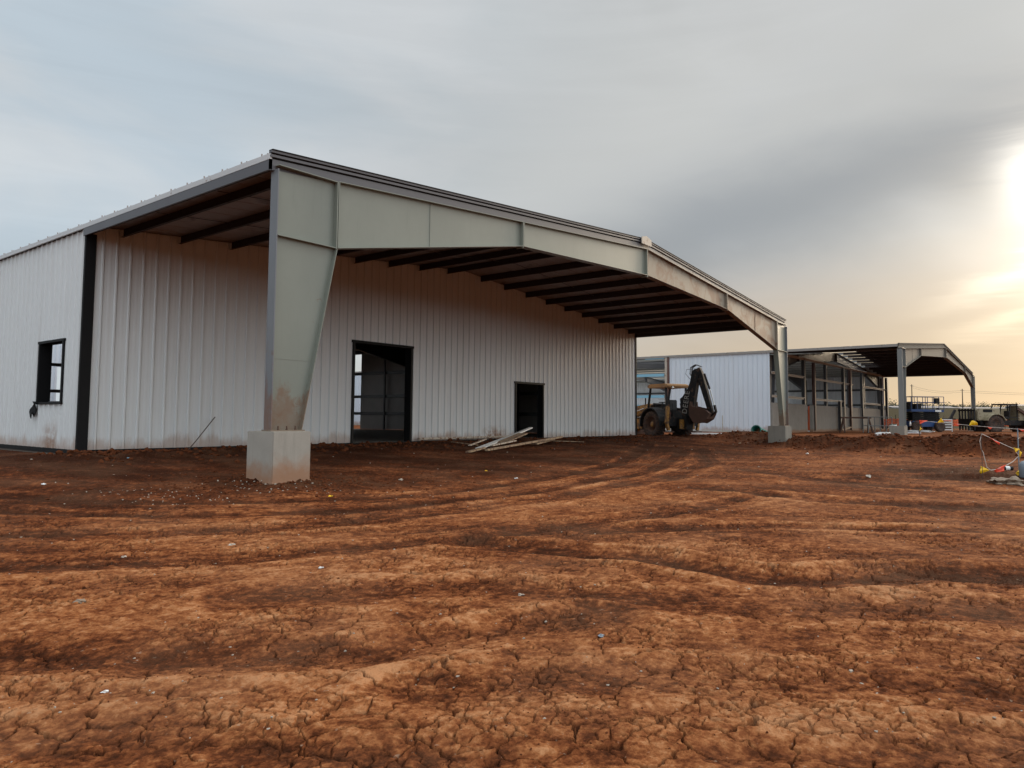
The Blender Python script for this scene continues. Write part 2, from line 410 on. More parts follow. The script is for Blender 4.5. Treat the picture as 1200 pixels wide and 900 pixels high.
        z += rough*(.10*np.abs(fbm(x*4.2, y*4.2, 5, 81, .62))+.03*fbm(x*15, y*15, 3, 85))*(1-sst(r, 45, 80))
        tone += dist*.35*fbm(x*4.2, y*4.2, 4, 83, .6)
        tone += .46*fbm(x*7, y*7, 4, 91, .68)*(1-sst(r, 22, 50)) + .34*fbm(x*27, y*27, 3, 95, .6)*(1-sst(r, 5, 12))
        # mud cracks
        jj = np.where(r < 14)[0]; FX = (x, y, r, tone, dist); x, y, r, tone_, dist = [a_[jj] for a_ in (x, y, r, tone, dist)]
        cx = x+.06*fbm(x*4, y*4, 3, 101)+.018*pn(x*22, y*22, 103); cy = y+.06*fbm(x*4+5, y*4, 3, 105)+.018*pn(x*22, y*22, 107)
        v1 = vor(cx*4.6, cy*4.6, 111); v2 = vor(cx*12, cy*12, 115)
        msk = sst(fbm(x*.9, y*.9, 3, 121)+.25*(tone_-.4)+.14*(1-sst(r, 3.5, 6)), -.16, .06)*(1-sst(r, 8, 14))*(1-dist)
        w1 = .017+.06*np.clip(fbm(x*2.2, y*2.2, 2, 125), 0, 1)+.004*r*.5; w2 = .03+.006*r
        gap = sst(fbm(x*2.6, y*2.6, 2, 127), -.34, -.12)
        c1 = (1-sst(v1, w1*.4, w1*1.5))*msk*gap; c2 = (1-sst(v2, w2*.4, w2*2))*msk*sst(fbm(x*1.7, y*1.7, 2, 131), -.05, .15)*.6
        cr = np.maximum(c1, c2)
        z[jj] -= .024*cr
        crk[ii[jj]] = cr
        zz_ = ALL[3]; zz_[ii] = z; tt_ = ALL[4]; tt_[ii] = tone; z, tone = zz_, tt_
    return z, np.clip(tone, 0, 1), crk
def hz(x, y):
    a, _, _ = terrain(np.array([float(x)]), np.array([float(y)]), False); return float(a[0])

def make_ground():
    h = 1.1
    # radial rings: dense where the ground is near, sparse to the horizon
    rs = [0.25, .6, 1.0, 1.4, 1.7]
    a = math.atan(h/1.9)
    while True:
        r = h/math.tan(a); rs.append(r)
        st = .00072 if r > 2.0 else .003
        if r > 45: break
        a -= st
        if a < h/46: break
    r = rs[-1]
    while r < 70: r *= 1.012; rs.append(r)
    while r < 3000: r *= 1.035; rs.append(r)
    fine = np.linspace(-R(43), R(43), 1400)
    coarse = np.linspace(R(43), R(317), 170)[1:-1]
    th = np.concatenate([fine, coarse]); rs = np.array(rs)
    T, Rr = np.meshgrid(th, rs)
    ang = YAW+T
    X = CAM.x+Rr*np.sin(ang); Y = CAM.y+Rr*np.cos(ang)
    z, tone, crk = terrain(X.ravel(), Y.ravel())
    co = np.stack([X.ravel(), Y.ravel(), z], 1)
    nr, nt_ = Rr.shape
    i = np.arange(nr-1)[:, None]; j = np.arange(nt_)[None, :]; j2 = (j+1) % nt_
    q = np.stack([i*nt_+j, (i+1)*nt_+j, (i+1)*nt_+j2, i*nt_+j2], -1).reshape(-1, 4)
    zc = float(terrain(np.array([CAM.x]), np.array([CAM.y]))[0][0])
    nv = len(co); co = np.vstack([co, [[CAM.x, CAM.y, zc]]])
    tone = np.append(tone, .5); crk = np.append(crk, 0)
    tri = np.stack([np.full(nt_, nv), np.arange(nt_), (np.arange(nt_)+1) % nt_], -1)
    me = bpy.data.meshes.new('ground')
    me.vertices.add(len(co)); me.vertices.foreach_set('co', co.astype(np.float32).ravel())
    nl = q.size+tri.size; me.loops.add(nl)
    me.loops.foreach_set('vertex_index', np.concatenate([q[:, ::-1].ravel(), tri[:, ::-1].ravel()]).astype(np.int32) if False else np.concatenate([q.ravel(), tri.ravel()]).astype(np.int32))
    npoly = len(q)+len(tri); me.polygons.add(npoly)
    me.polygons.foreach_set('loop_start', np.concatenate([np.arange(len(q))*4, len(q)*4+np.arange(len(tri))*3]).astype(np.int32))
    me.update(calc_edges=True)
    me.polygons.foreach_set('use_smooth', np.ones(npoly, dtype=bool))
    at = me.attributes.new('tone', 'FLOAT', 'POINT'); at.data.foreach_set('value', tone.astype(np.float32))
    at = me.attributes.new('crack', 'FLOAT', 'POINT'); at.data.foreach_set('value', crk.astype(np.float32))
    if me.polygons[10].normal.z < 0: me.flip_normals()
    ob = bpy.data.objects.new('ground', me); C.objects.link(ob); tag(ob, kind='structure')
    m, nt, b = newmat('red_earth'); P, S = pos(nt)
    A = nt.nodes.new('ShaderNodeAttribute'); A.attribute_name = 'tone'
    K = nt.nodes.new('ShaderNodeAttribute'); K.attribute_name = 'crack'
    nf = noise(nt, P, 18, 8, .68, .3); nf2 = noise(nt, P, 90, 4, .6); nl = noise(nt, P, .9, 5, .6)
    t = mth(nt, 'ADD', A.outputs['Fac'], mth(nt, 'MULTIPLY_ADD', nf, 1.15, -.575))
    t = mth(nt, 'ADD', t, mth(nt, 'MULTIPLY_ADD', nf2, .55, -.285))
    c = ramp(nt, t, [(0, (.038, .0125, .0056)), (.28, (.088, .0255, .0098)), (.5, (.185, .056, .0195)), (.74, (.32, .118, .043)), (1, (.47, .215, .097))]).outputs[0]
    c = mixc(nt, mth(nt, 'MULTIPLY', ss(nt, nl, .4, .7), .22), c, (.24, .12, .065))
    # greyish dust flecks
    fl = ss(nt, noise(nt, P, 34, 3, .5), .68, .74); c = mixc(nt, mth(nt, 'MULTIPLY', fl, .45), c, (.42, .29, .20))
    c = mixc(nt, mth(nt, 'MULTIPLY', K.outputs['Fac'], .75), c, (.035, .014, .009))  # crack shade put into the soil colour, besides the sunken geometry
    # dry grass field far away
    d = nt.nodes.new('ShaderNodeVectorMath'); d.operation = 'DISTANCE'; nt.links.new(P, d.inputs[0]); d.inputs[1].default_value = tuple(CAM)
    fr = ss(nt, mth(nt, 'MULTIPLY_ADD', noise(nt, P, .06, 4), 30, d.outputs['Value']), 100, 125)
    gcol = mixc(nt, noise(nt, mapv(nt, P, (.02, .02, .02)), 3, 5), (.045, .030, .015), (.036, .034, .014))
    c = mixc(nt, fr, c, gcol)
    nt.links.new(c, b.inputs['Base Color']); b.inputs['Roughness'].default_value = .95
    b.inputs['Specular IOR Level'].default_value = .03
    hgt = mth(nt, 'ADD', mth(nt, 'MULTIPLY', nf, 1.0), mth(nt, 'MULTIPLY', nf2, .35))
    bump(nt, b, hgt, 1.0, .020)
    me.materials.append(m)
    return ob
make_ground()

# scattered clods and pebbles: too many to count
def scatter(name, label, cat, mat, spots, seed):
    base = []
    rr = random.Random(seed)
    ico = bmesh.new(); bmesh.ops.create_icosphere(ico, subdivisions=1, radius=1)
    iv = np.array([v.co[:] for v in ico.verts]); ff = np.array([[v.index for v in f.verts] for f in ico.faces]); ico.free()
    xs = np.array([s[0] for s in spots]); ys = np.array([s[1] for s in spots])
    zs, _, _ = terrain(xs, ys)
    V = []; Fc = []
    rg = np.random.RandomState(seed)
    for k, (x, y, s) in enumerate(spots):
        a = rg.rand()*6.28; sx, sy, sz = s*(.7+.6*rg.rand()), s*(.6+.5*rg.rand()), s*(.4+.4*rg.rand())
        v = iv*(1+.25*rg.randn(len(iv), 1)); v = v*[sx, sy, sz]
        ca, sa = math.cos(a), math.sin(a)
        v = np.stack([v[:, 0]*ca-v[:, 1]*sa+x, v[:, 0]*sa+v[:, 1]*ca+y, v[:, 2]+zs[k]+sz*.35], 1)
        Fc.append(ff+len(V)*len(iv)); V.append(v)
    V = np.vstack(V); Fc = np.vstack(Fc)
    me = bpy.data.meshes.new(name); me.from_pydata(V.tolist(), [], Fc.tolist()); me.update(); me.materials.append(mat)
    ob = bpy.data.objects.new(name, me); C.objects.link(ob); return tag(ob, label, cat, kind='stuff')
def rand_spots(n, seed):
    rr = random.Random(seed); out = []
    while len(out) < n:
        k = rr.random()
        if k < .30:   # berm
            i = rr.randrange(len(BERM)-2); t = rr.random(); a, b = BERM[i], BERM[i+1]
            x = a[0]+(b[0]-a[0])*t+rr.gauss(0, 1.1); y = a[1]+(b[1]-a[1])*t+rr.gauss(0, 1.1); s = rr.uniform(.02, .075)
        elif k < .5:  # foot of the wall
            x = rr.uniform(-1, 25); y = 7.05-abs(rr.gauss(0, 1.4)); s = rr.uniform(.015, .075)
        elif k < .62: # around the near footing
            x = rr.gauss(.2, 1.1); y = rr.gauss(-.3, .9); s = rr.uniform(.008, .03)
        else:
            d = 2.3*math.exp(rr.random()*2.4); px = rr.uniform(-150, 1350); x, y = gp(px, d); s = rr.uniform(.0015, .006)*(.7+d*.14)
        if y > 7.05 and -.1 < x < 25.1: continue
        if -.1 < x < .65 and -.4 < y < .4: continue
        out.append((x, y, s))
    return out
scatter('soil_clods', 'loose dark red soil clods strewn over the dirt and the berm', 'soil clods', M['clod'], rand_spots(7000, 3), 5)
def peb_spots():
    rr = random.Random(12); out = []
    for k in range(75): x, y = gp(rr.gauss(205, 42), rr.gauss(9.9, .5)); out.append((x, y, rr.uniform(.005, .016)))
    for k in range(80): x, y = gp(rr.gauss(330, 45), rr.gauss(11.4, .35)); out.append((x, y, rr.uniform(.006, .018)))
    for k in range(420):
        d = 2.4*math.exp(rr.random()*2.6); x, y = gp(rr.uniform(-100, 1300), d); out.append((x, y, rr.uniform(.0025, .007)*(.6+d*.14)))
    return [(x, y, s) for x, y, s in out if not (-.1 < x < .65 and -.4 < y < .4) and not (y > 7 and 0 < x < 25)]
scatter('gravel', 'small pale gravel bits scattered over the red dirt', 'gravel', M['pebble'], peb_spots(), 9)

# ------------------------------------------------------------------ profiled sheet walls
RIB = [(0, 0), (.013, .036), (.045, .036), (.058, 0), (.0605, -.018), (.0675, -.018), (.070, 0)]
def sheet_wall(mb, u0, u1, zlo, ztop, opens, P, pitch=.305, out=-1):
    """vertical sheet; P(u, off, z) -> world, ribs stand off towards 'out'."""
    us = {round(u0, 4): 0, round(u1, 4): 0}
    k = math.floor(u0/pitch)
    prof = []
    while k*pitch < u1:
        for du, h in RIB: prof.append((k*pitch+du, h))
        for du in (.155, .175, .215, .235): prof.append((k*pitch+du, 0 if du in (.155, .235) else .004))
        k += 1
    def off(u):
        for (a, ha), (b, hb) in zip(prof[:-1], prof[1:]):
            if a <= u <= b: return ha+(hb-ha)*(u-a)/max(1e-6, b-a)
        return 0
    cuts = sorted({round(p[0], 4) for p in prof if u0 < p[0] < u1} | {round(u0, 4), round(u1, 4)} | {round(c, 4) for o in opens for c in o[:2] if u0 < c < u1})
    for a, b in zip(cuts[:-1], cuts[1:]):
        m = (a+b)/2; zr = [(zlo, None)]
        spans = []; lo = zlo
        for (oa, ob, za, zb) in sorted(opens, key=lambda o: o[2]):
            if oa < m < ob:
                if za > lo: spans.append((lo, za))
                lo = zb
        spans.append((lo, None))
        oa_, ob_ = off(a)*out, off(b)*out
        for (s, e) in spans:
            ea = ztop(a) if e is None else e; eb = ztop(b) if e is None else e
            if min(ea, eb) <= s: continue
            mb.add([P(a, oa_, s), P(b, ob_, s), P(b, ob_, eb), P(a, oa_, ea)], [(0, 1, 2, 3)])
def gable_top(x0, W, ze, rise, drop):
    return lambda u: ze-drop+rise*(1-abs(u-x0-W/2)/(W/2))
def roof_sheet(mb, x0, W, ze, rise, y0, y1, o, xa=None, xb=None):
    """two slopes, ribs run up the slope; slab 3 cm thick with seams"""
    xm = x0+W/2; sl = rise/(W/2)
    def z(x): return ze+rise*(1-abs(x-xm)/(W/2))
    for (a, b) in ((x0-o, xm), (xm, x0+W+o)):
        if xa is not None: a = max(a, xa)
        if xb is not None: b = min(b, xb)
        if a >= b: continue
        n = max(1, int(round((y1-y0)/.61))); st = (y1-y0)/n
        vs = []; prof = []
        for i in range(n):
            y = y0+i*st
            prof += [(y, 0), (y+.04, 0), (y+.05, .026), (y+.07, .026), (y+.08, 0)]
        prof.append((y1, 0))
        m = len(prof)
        top = [(a, y, z(a)+h) for y, h in prof]+[(b, y, z(b)+h) for y, h in prof]
        bot = [(a, y, z(a)-.012+h) for y, h in prof]+[(b, y, z(b)-.012+h) for y, h in prof]
        mb.add(top, [(i, i+1, m+i+1, m+i) for i in range(m-1)])
        mb.add(bot, [(i, m+i, m+i+1, i+1) for i in range(m-1)])
        mb.add(top+bot, [(i, i+1, 2*m+i+1, 2*m+i) for i in range(m-1)]+[(m+i, 3*m+i, 3*m+i+1, m+i+1) for i in range(m-1)])

def portal(root, x0, W, y, zbase, ze, rise, mats, knee=(1.2, 4.05), h2=(6.5, 5.10), mid=5.38, topoff=.30, base=.57, fw=.2, bolts=False):
    """tapered I-section portal frame in plane y-fw .. y ; parts: column x2, rafter segments"""
    xm = x0+W/2; yw = y-fw/2
    top = lambda x: ze-topoff+rise*(1-abs(x-xm)/(W/2))+.04
    mc, mf, mr, mr2 = mats
    t = .012
    for s in (1, -1):
        X = (lambda u: x0+u) if s == 1 else (lambda u: x0+W-u)
        def plate(mb, p, q, w=fw, th=t):       # flange plate along p->q in xz-plane
            p = Vector((X(p[0]), 0, p[1])); q = Vector((X(q[0]), 0, q[1])); d = (q-p).normalized(); n = Vector((-d.z, 0, d.x))*th/2
            yy = (yw-w/2, yw+w/2)
            vs = [v+Vector((0, a, 0)) for a in yy for v in (p-n, q-n, q+n, p+n)]
            mb.add(vs, [(0,1,2,3),(7,6,5,4),(0,4,5,1),(1,5,6,2),(2,6,7,3),(3,7,4,0)])
        kx, kz = knee
        c = MB()
        zt = top(X(0)); zk = top(X(kx))
        c.prism([(X(.01), zbase+.02), (X(base), zbase+.02), (X(kx), kz), (X(kx), zk-.01), (X(.01), zt-.01)], 'y', yw-.006, yw+.006)
        plate(c, (base, zbase+.02), (kx, kz-.02))
        plate(c, (kx-.012, kz-.02), (kx-.012, zk-.02), th=.02)
        plate(c, (.02, kz), (kx-.02, kz+.0), th=.014, w=fw-.01)
        plate(c, (.02, 2.05), (base+(kx-base)*(2.05-zbase)/(kz-zbase)-.02, 2.05), th=.008, w=.02)
        plate(c, (.01, zk-.03), (kx, zk-.03) if False else (kx, zk-.012), th=.014)
        c.box(min(X(-.03), X(base+.04)), max(X(-.03), X(base+.04)), y-fw-.03, y+.03, zbase, zbase+.022)
        col = c.build('column', mc, root)
        f = MB(); plate(f, (0, zbase+.022), (0, zt), th=.018); f.build('flange', mf, col)
        if bolts:
            for bx in (.12, .28, .44):
                for by in (y-fw-.005, y-.05):
                    q = MB(); q.tube([(X(bx), by, zbase+.02), (X(bx), by, zbase+.085)], .011, 6)
                    q.lathe([(.001, .0), (.022, .0), (.022, .016), (.001, .016)], (X(bx), by, zbase+.023), 'z', 6, False)
                    q.build('anchor_bolt', M['rust'], col)
        # rafter segments
        hx, hzz = h2
        segs = [((kx, kz), (hx, hzz)), ((hx, hzz), (W/2, mid))]
        for i, (p, q) in enumerate(segs):
            g = MB()
            px_, qx_ = p[0]+.012, q[0]-.004
            pz = p[1]+(q[1]-p[1])*.012/(q[0]-p[0])
            g.prism([(X(px_), pz), (X(qx_), q[1]), (X(qx_), top(X(qx_))-.01), (X(px_), top(X(px_))-.01)], 'y', yw-.005, yw+.005)
            plate(g, (px_, pz), (qx_, q[1])); plate(g, (px_, top(X(px_))), (qx_, top(X(qx_))))
            plate(g, (px_+.01, pz+.02 if i else pz), (px_+.01, top(X(px_))-.01), th=.018)
            plate(g, (qx_-.008, q[1]-.05 if i == 0 else q[1]-.06), (qx_-.008, top(X(qx_))-.01), th=.016)
            if i == 0: plate(g, (3.54, p[1]+(q[1]-p[1])*(3.54-p[0])/(q[0]-p[0])+.02), (3.54, top(X(3.54))-.02), th=.006, w=.03)
            mm = mr if s == 1 else mr2
            g.build('rafter', mm, root)
    return top
def zpurlin(mb, x, y0, y1, zt, h=.2, fl=.065, flip=1):
    t = .004
    mb.box(x-t, x+t, y0, y1, zt-h, zt)
    mb.box(x, x+fl*flip, y0, y1, zt-t, zt) if flip > 0 else mb.box(x-fl, x, y0, y1, zt-t, zt)
    mb.box(x-fl, x, y0, y1, zt-h, zt-h+t) if flip > 0 else mb.box(x, x+fl, y0, y1, zt-h, zt-h+t)

# ================================================================== BUILDING 1
def building_one():
    W, D, L, ze, rise = 25.03, 7.16, 36.0, 5.39, 1.03
    b = empty('metal_building', (W/2, 20, .3), 'large white steel shed nearest, open gabled canopy, big doorway, side window', 'building')
    gt = gable_top(0, W, ze, rise, .03)
    w = MB(); opens = [(7.58, 10.0, .3, 3.43), (15.53, 17.36, .3, 2.52)]
    sheet_wall(w, 0.0, W, .34, gt, opens, lambda u, o, z: (u, D+o, z))
    front = w.build('gable_wall', M['clad'], b)
    w = MB(); zt = lambda u: ze-.1
    sheet_wall(w, D, L, .34, zt, [(8.16, 9.62, 1.41, 2.82)], lambda u, o, z: (o, u, z))
    side = w.build('side_wall', M['clad'], b)
    w = MB(); sheet_wall(w, D, 27.5, .34, zt, [], lambda u, o, z: (W-o, u, z)); w.build('side_wall', M['clad'], b)
    # liners 12 cm inside
    def liner(P, u0, u1, zt, opens=()):
        m = MB(); cuts = sorted({u0, u1} | {c for o in opens for c in o[:2]})
        for a, c in zip(cuts[:-1], cuts[1:]):
            sp = [(.34, None)]
            for o in opens:
                if o[0] < (a+c)/2 < o[1]: sp = [(.34, o[2]), (o[3], None)] if o[2] > .4 else [(o[3], None)]
            for lo, hi in sp:
                m.add([P(a, lo), P(c, lo), P(c, zt(c) if hi is None else hi), P(a, zt(a) if hi is None else hi)], [(0, 1, 2, 3)])
        m.build('wall_liner', M['liner'], b)
    liner(lambda u, z: (u, D+.2, z), .15, W/2, gt, [opens[0]]); liner(lambda u, z: (u, D+.2, z), W/2, W-.15, gt, [opens[1]])
    liner(lambda u, z: (.2, u, z), D+.2, L, lambda u: ze-.1, [(8.16, 9.62, 1.41, 2.82)])
    liner(lambda u, z: (W-.2, u, z), D+.2, 27.5, lambda u: ze-.1)
    # roof
    r = MB(); roof_sheet(r, 0, W, ze, rise, -.04, L+.05, .08)
    for k in range(58):
        y = .2+k*.61; r.box(-.07, -.05, y, y+.016, ze+.0, ze+.052)
    roof = r.build('roof', M['roof'], b)
    rc = MB(); xm = W/2
    rc.prism([(xm-.22, ze+rise+.02), (xm, ze+rise+.075), (xm+.22, ze+rise+.02), (xm+.22, ze+rise+.06), (xm, ze+rise+.12), (xm-.22, ze+rise+.06)], 'y', -.14, L)
    rc.build('ridge_cap', M['whitetrim'], roof)
    rc = MB(); rc.prism([(xm-.3, ze+rise-.14), (xm+.3, ze+rise-.14), (xm+.3, ze+rise+.06), (xm, ze+rise+.135), (xm-.3, ze+rise+.06)], 'y', -.175, -.145)
    rc.build('ridge_end_plate', M['girt'], roof, bevel=.006)
    # rake trim: stepped bands standing proud of each other
    z0 = lambda x: ze+rise*(1-abs(x-xm)/(W/2))
    for (a, c, mt) in ((-.09, xm, M['fascia']), (xm, W+.09, M['fascia_l'])):  # right slope takes the copy with light put into its colour
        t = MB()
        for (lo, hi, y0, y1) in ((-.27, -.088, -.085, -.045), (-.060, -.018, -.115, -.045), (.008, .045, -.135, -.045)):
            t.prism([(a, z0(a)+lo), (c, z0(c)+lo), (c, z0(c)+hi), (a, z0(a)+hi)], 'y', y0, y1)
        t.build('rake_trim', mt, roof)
        t = MB()
        for (lo, hi, y0, y1) in ((-.088, -.060, -.060, -.045), (-.018, .008, -.070, -.045), (.045, .062, -.150, -.045)):
            t.prism([(a, z0(a)+lo), (c, z0(c)+lo), (c, z0(c)+hi), (a, z0(a)+hi)], 'y', y0, y1)
        t.build('trim_groove', M['black'], roof)  # recessed strips coloured black: shade between the bands put into the colour
    # left and right eave: dark fascia on the canopy, white gutter strip above
    for s, X in ((1, lambda u: u), (-1, lambda u: W-u)):
        f = MB(); f.prism([(X(-.09), ze-.27), (X(-.05), ze-.27), (X(-.05), ze-.10), (X(-.09), ze-.10)], 'y', -.085, D+.02)
        f.build('eave_fascia', M['fascia'], roof)
        f = MB(); f.prism([(X(-.095), ze-.098), (X(-.055), ze-.098), (X(-.055), ze-.010), (X(-.105), ze-.010)], 'y', -.083, L)
        f.build('eave_trim', M['whitetrim'], roof)
        f = MB(); f.box(min(X(-.045), X(.03)), max(X(-.045), X(.03)), 0, D, ze-.24, ze-.03); f.build('eave_strut', M['purlin'], b)
    # purlins, each one
    n = 9; sp = (W/2-.35)/n*.985
    pr = None
    xs = [ .75+1.36*k for k in range(9)]; xs = [x for x in xs if x < W/2-.1]
    allx = xs+[W-x for x in xs]
    for x in sorted(allx):
        m = MB(); zt_ = z0(x)-.016
        zpurlin(m, x, .0, D-.035, zt_, flip=1 if x < xm else -1); m.build('purlin', M['purlin'], b)
    m = MB()
    for x in allx: zpurlin(m, x, D+.24, L, z0(x)-.016, flip=1 if x < xm else -1)
    tag(m.build('interior_purlins', M['purlin'], b))
    for yy in (2.4, 4.8):
        for e in (-1, 1):
            xe = .4 if e < 0 else W-.4
            m = MB(); m.tube([(xe, yy, z0(xe)-.07), (xm, yy, z0(xm)-.07)], .009, 5); m.build('sag_rod', M['darksteel'], b)
    # portal frames
    portal(b, 0, W, 0, .88, ze, rise, (M['steel'], M['steel_flange'], M['steel_rafter'], M['steel_rust']), bolts=True)
    for y in (14.4, 21.6, 28.8):
        portal(b, .25, W-.5, y, .33, ze, rise, (M['darksteel'],)*4)
    # interior girts
    for z in (1.35, 2.45, 3.95):
        m = MB(); m.box(W-.34, W-.21, D+.3, 34.5, z-.09, z+.09); m.build('girt', M['darksteel'], b)
        m = MB(); m.box(.21, .29, D+.3, 35, z-.09, z+.09) if z != 2.45 else m.box(.21, .29, 11, 35, z-.09, z+.09); m.build('girt', M['darksteel'], b)
        m = MB(); m.box(.3, W-.3, L-.25, L-.1, z-.09, z+.09); m.build('girt', M['darksteel'], b)
    for y in (24.9, 30.6, 32.2): m = MB(); m.box(W-.45, W-.35, y, y+.1, .33, 4.9); m.build('stud', M['darksteel'], b)
    # pedestals
    for X0, X1, Y0, Y1, mt in ((-.07, .64, -.36, .37, 'conc'), (24.18, 25.0, -.33, .40, 'conc2')):
        m = MB(); m.box(X0, X1, Y0, Y1, -.25, .88); ped = m.build('concrete_pedestal', M[mt], b, bevel=.012)
        m = MB(); m.box(X0-.02, X1+.022, Y0-.02, Y1+.02, -.25, .095); m.build('footing_lip', M[mt], ped, bevel=.012)
    # slab
    m = MB(); m.box(.02, W-.02, D+.015, L, -.1, .325); m.build('floor_slab', M['slab'], b)
    m = MB(); m.box(-.03, W+.02, D-.03, D+.012, .24, .338); m.box(-.03, .015, D+.012, L, .24, .338)
    m.build('base_trim', M['black'], b)
    # black corner trims
    m = MB(); m.box(-.035, .17, D-.055, D-.033, .3, 5.18); m.box(-.055, -.035, D-.055, D+.02, .3, 5.18); m.build('corner_trim', M['black'], b)
    m = MB(); m.box(W-.04, W+.05, D-.06, D-.033, .3, 5.18); m.box(W+.035, W+.055, D-.04, D+.14, .3, 5.18); m.build('corner_trim', M['black'], b)
    # door frames
    for (a, c, z0_, z1) in ((7.58, 10.0, .325, 3.43), (15.53, 17.36, .325, 2.52)):
        m = MB()
        m.box(a-.03, a+.05, D-.05, D+.24, z0_, z1-.05); m.box(c-.05, c+.03, D-.05, D+.24, z0_, z1-.05); m.box(a-.07, c+.07, D-.055, D+.245, z1-.05, z1+.03)
        m.build('door_frame', M['black'], b)
    m = MB(); a, c, z0_, z1 = 8.16, 9.62, 1.41, 2.82
    m.box(-.045, .24, a-.03, a+.04, z0_, z1); m.box(-.045, .24, c-.04, c+.03, z0_, z1)
    m.box(-.05, .245, a-.06, c+.06, z1, z1+.06); m.box(-.05, .245, a-.04, c+.04, z0_-.05, z0_)
    win = m.build('window_frame', M['black'], b)
    m = MB(); rr = random.Random(4); pts = []
    for i in range(7):
        for j in range(4): pts.append((-.07-.03*math.sin(i*1.3+j)-.02*j/3, 9.50+.07*j+.035*i*(.35+j*.2)+.02*math.sin(i*2+j), 1.43-.062*i*(1.15 if j == 2 else .8 if j == 1 else 1)))
    m.add(pts, [(i*4+j, i*4+j+1, (i+1)*4+j+1, (i+1)*4+j) for i in range(6) for j in range(3)], True)
    fl = m.build('torn_membrane', M['black'], b); so = fl.modifiers.new('s', 'SOLIDIFY'); so.thickness = .006
    return b
building_one()

# ================================================================== BUILDING 2
def building_two():
    X0, W, YF, D, L, ze, rise = 38.1, 31.0, -1.97, 5.1, 52.0, 5.39, 1.28
    b = empty('metal_building', (X0+W/2, 25, .4), 'distant unfinished steel shed with open canopy, bare girts and low block walls', 'building')
    xm = X0+W/2; z0 = lambda x: ze+rise*(1-abs(x-xm)/(W/2))
    w = MB(); zt = lambda u: ze-.04
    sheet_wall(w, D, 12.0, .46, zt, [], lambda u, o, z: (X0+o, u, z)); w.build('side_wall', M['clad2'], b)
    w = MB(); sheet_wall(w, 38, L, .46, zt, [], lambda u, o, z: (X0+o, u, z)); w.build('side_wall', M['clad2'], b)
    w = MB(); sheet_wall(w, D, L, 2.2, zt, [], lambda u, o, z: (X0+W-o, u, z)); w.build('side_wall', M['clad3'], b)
    r = MB(); roof_sheet(r, X0, W, ze, rise, YF-.07, 4.1, .08)
    roof = r.build('roof', M['roof'], b)
    r = MB(); roof_sheet(r, X0, W, ze, rise, 4.1, 6.6, .08, xb=53.9); roof_sheet(r, X0, W, ze, rise, 4.1, 6.6, .08, xa=62.0)
    roof_sheet(r, X0, W, ze, rise, 6.6, 16, .08, xa=xm); roof_sheet(r, X0, W, ze, rise, 16, L, .08, xa=xm, xb=60.5); roof_sheet(r, X0, W, ze, rise, 16, L, .08, xa=67.0)
    roof_sheet(r, X0, W, ze, rise, 6.6, L, .08, xb=X0+1.6); roof_sheet(r, X0, W, ze, rise, 42, L, .08, xa=X0+1.6, xb=xm-.01)
    tag(r.build('roof', M['roof2'], b), 'part laid roof sheets with gaps, coloured paler to look lit')
    for (a, c, mt) in ((X0-.09, xm, M['fascia_far']), (xm, X0+W+.09, M['fascia_far'])):
        t = MB()
        for (lo, hi, y0, y1) in ((-.27, -.085, -.085, -.045), (-.085, -.012, -.10, -.045), (-.012, .012, -.085, -.045), (.012, .062, -.145, -.045)):
            t.prism([(a, z0(a)+lo), (c, z0(c)+lo), (c, z0(c)+hi), (a, z0(a)+hi)], 'y', YF+y0, YF+y1)
        t.build('rake_trim', mt, roof)
    for s, X in ((1, lambda u: X0+u), (-1, lambda u: X0+W-u)):
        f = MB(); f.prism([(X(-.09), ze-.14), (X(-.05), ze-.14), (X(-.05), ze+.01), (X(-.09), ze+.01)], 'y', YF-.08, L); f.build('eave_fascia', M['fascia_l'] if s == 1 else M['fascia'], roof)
    for k in range(1, 22):
        x = X0+k*W/22
        if abs(x-xm) < .2: continue
        m = MB(); zpurlin(m, x, YF, D, z0(x)-.016, flip=1 if x < xm else -1); m.build('purlin', M['purlin'], b)
        m = MB(); zpurlin(m, x, D+.003, L, z0(x)-.016, h=.17, flip=1 if x < xm else -1); m.build('purlin', M['purlin_lit'], b)
    mats = (M['steel2'], M['steel2'], M['steel2l'], M['steel2l'])
    portal(b, X0-.05, W+.1, YF, .87, ze, rise, mats, knee=(.95, 4.15), h2=(5.8, 5.15), mid=5.73, fw=.25)
    matd = (M['darksteel'],)*4
    portal(b, X0+.3, W-.6, D+.35, .42, ze, rise, matd, knee=(.95, 4.15), h2=(5.8, 5.15), mid=5.73, fw=.25)
    for y in (12.3, 19.6, 27): portal(b, X0+.3, W-.6, y, .42, ze, rise, matd, knee=(.95, 4.15), h2=(5.8, 5.15), mid=5.73, fw=.25)
    for x0_, x1_, y0_, y1_ in ((37.9, 38.8, -2.25, -1.5), (68.4, 69.4, YF-.6, YF+.35)):
        m = MB(); m.box(x0_, x1_, y0_, y1_, -.1, .87); m.build('concrete_pedestal', M['conc2'], b, bevel=.02)
    # gable: low rendered wall in lengths
    for a, c in ((38.2, 45.15), (46.35, 51.9), (53.0, 55.7), (56.9, 58.9), (59.9, 66.4), (67.2, 70.2)):
        m = MB(); m.box(a, c, D-.1, D+.1, .25, 2.2); m.build('block_wall', M['block'], b)
    for a, c in ((51.92, 52.98), (55.72, 56.88), (58.92, 59.88), (66.42, 67.18)):
        m = MB(); m.box(a, c, D-.05, D+.07, .25, 2.16); m.build('block_wall', M['block'], b)
    m = MB(); m.box(X0+W-.12, X0+W+.1, D+.12, L, .25, 2.2); m.build('block_wall', M['block'], b)
    m = MB(); m.box(X0-.06, X0+.1, 12.2, 19, .25, 2.1); tag(m.build('block_wall', M['blue_girt'], b), 'low side wall faced in pale blue board')
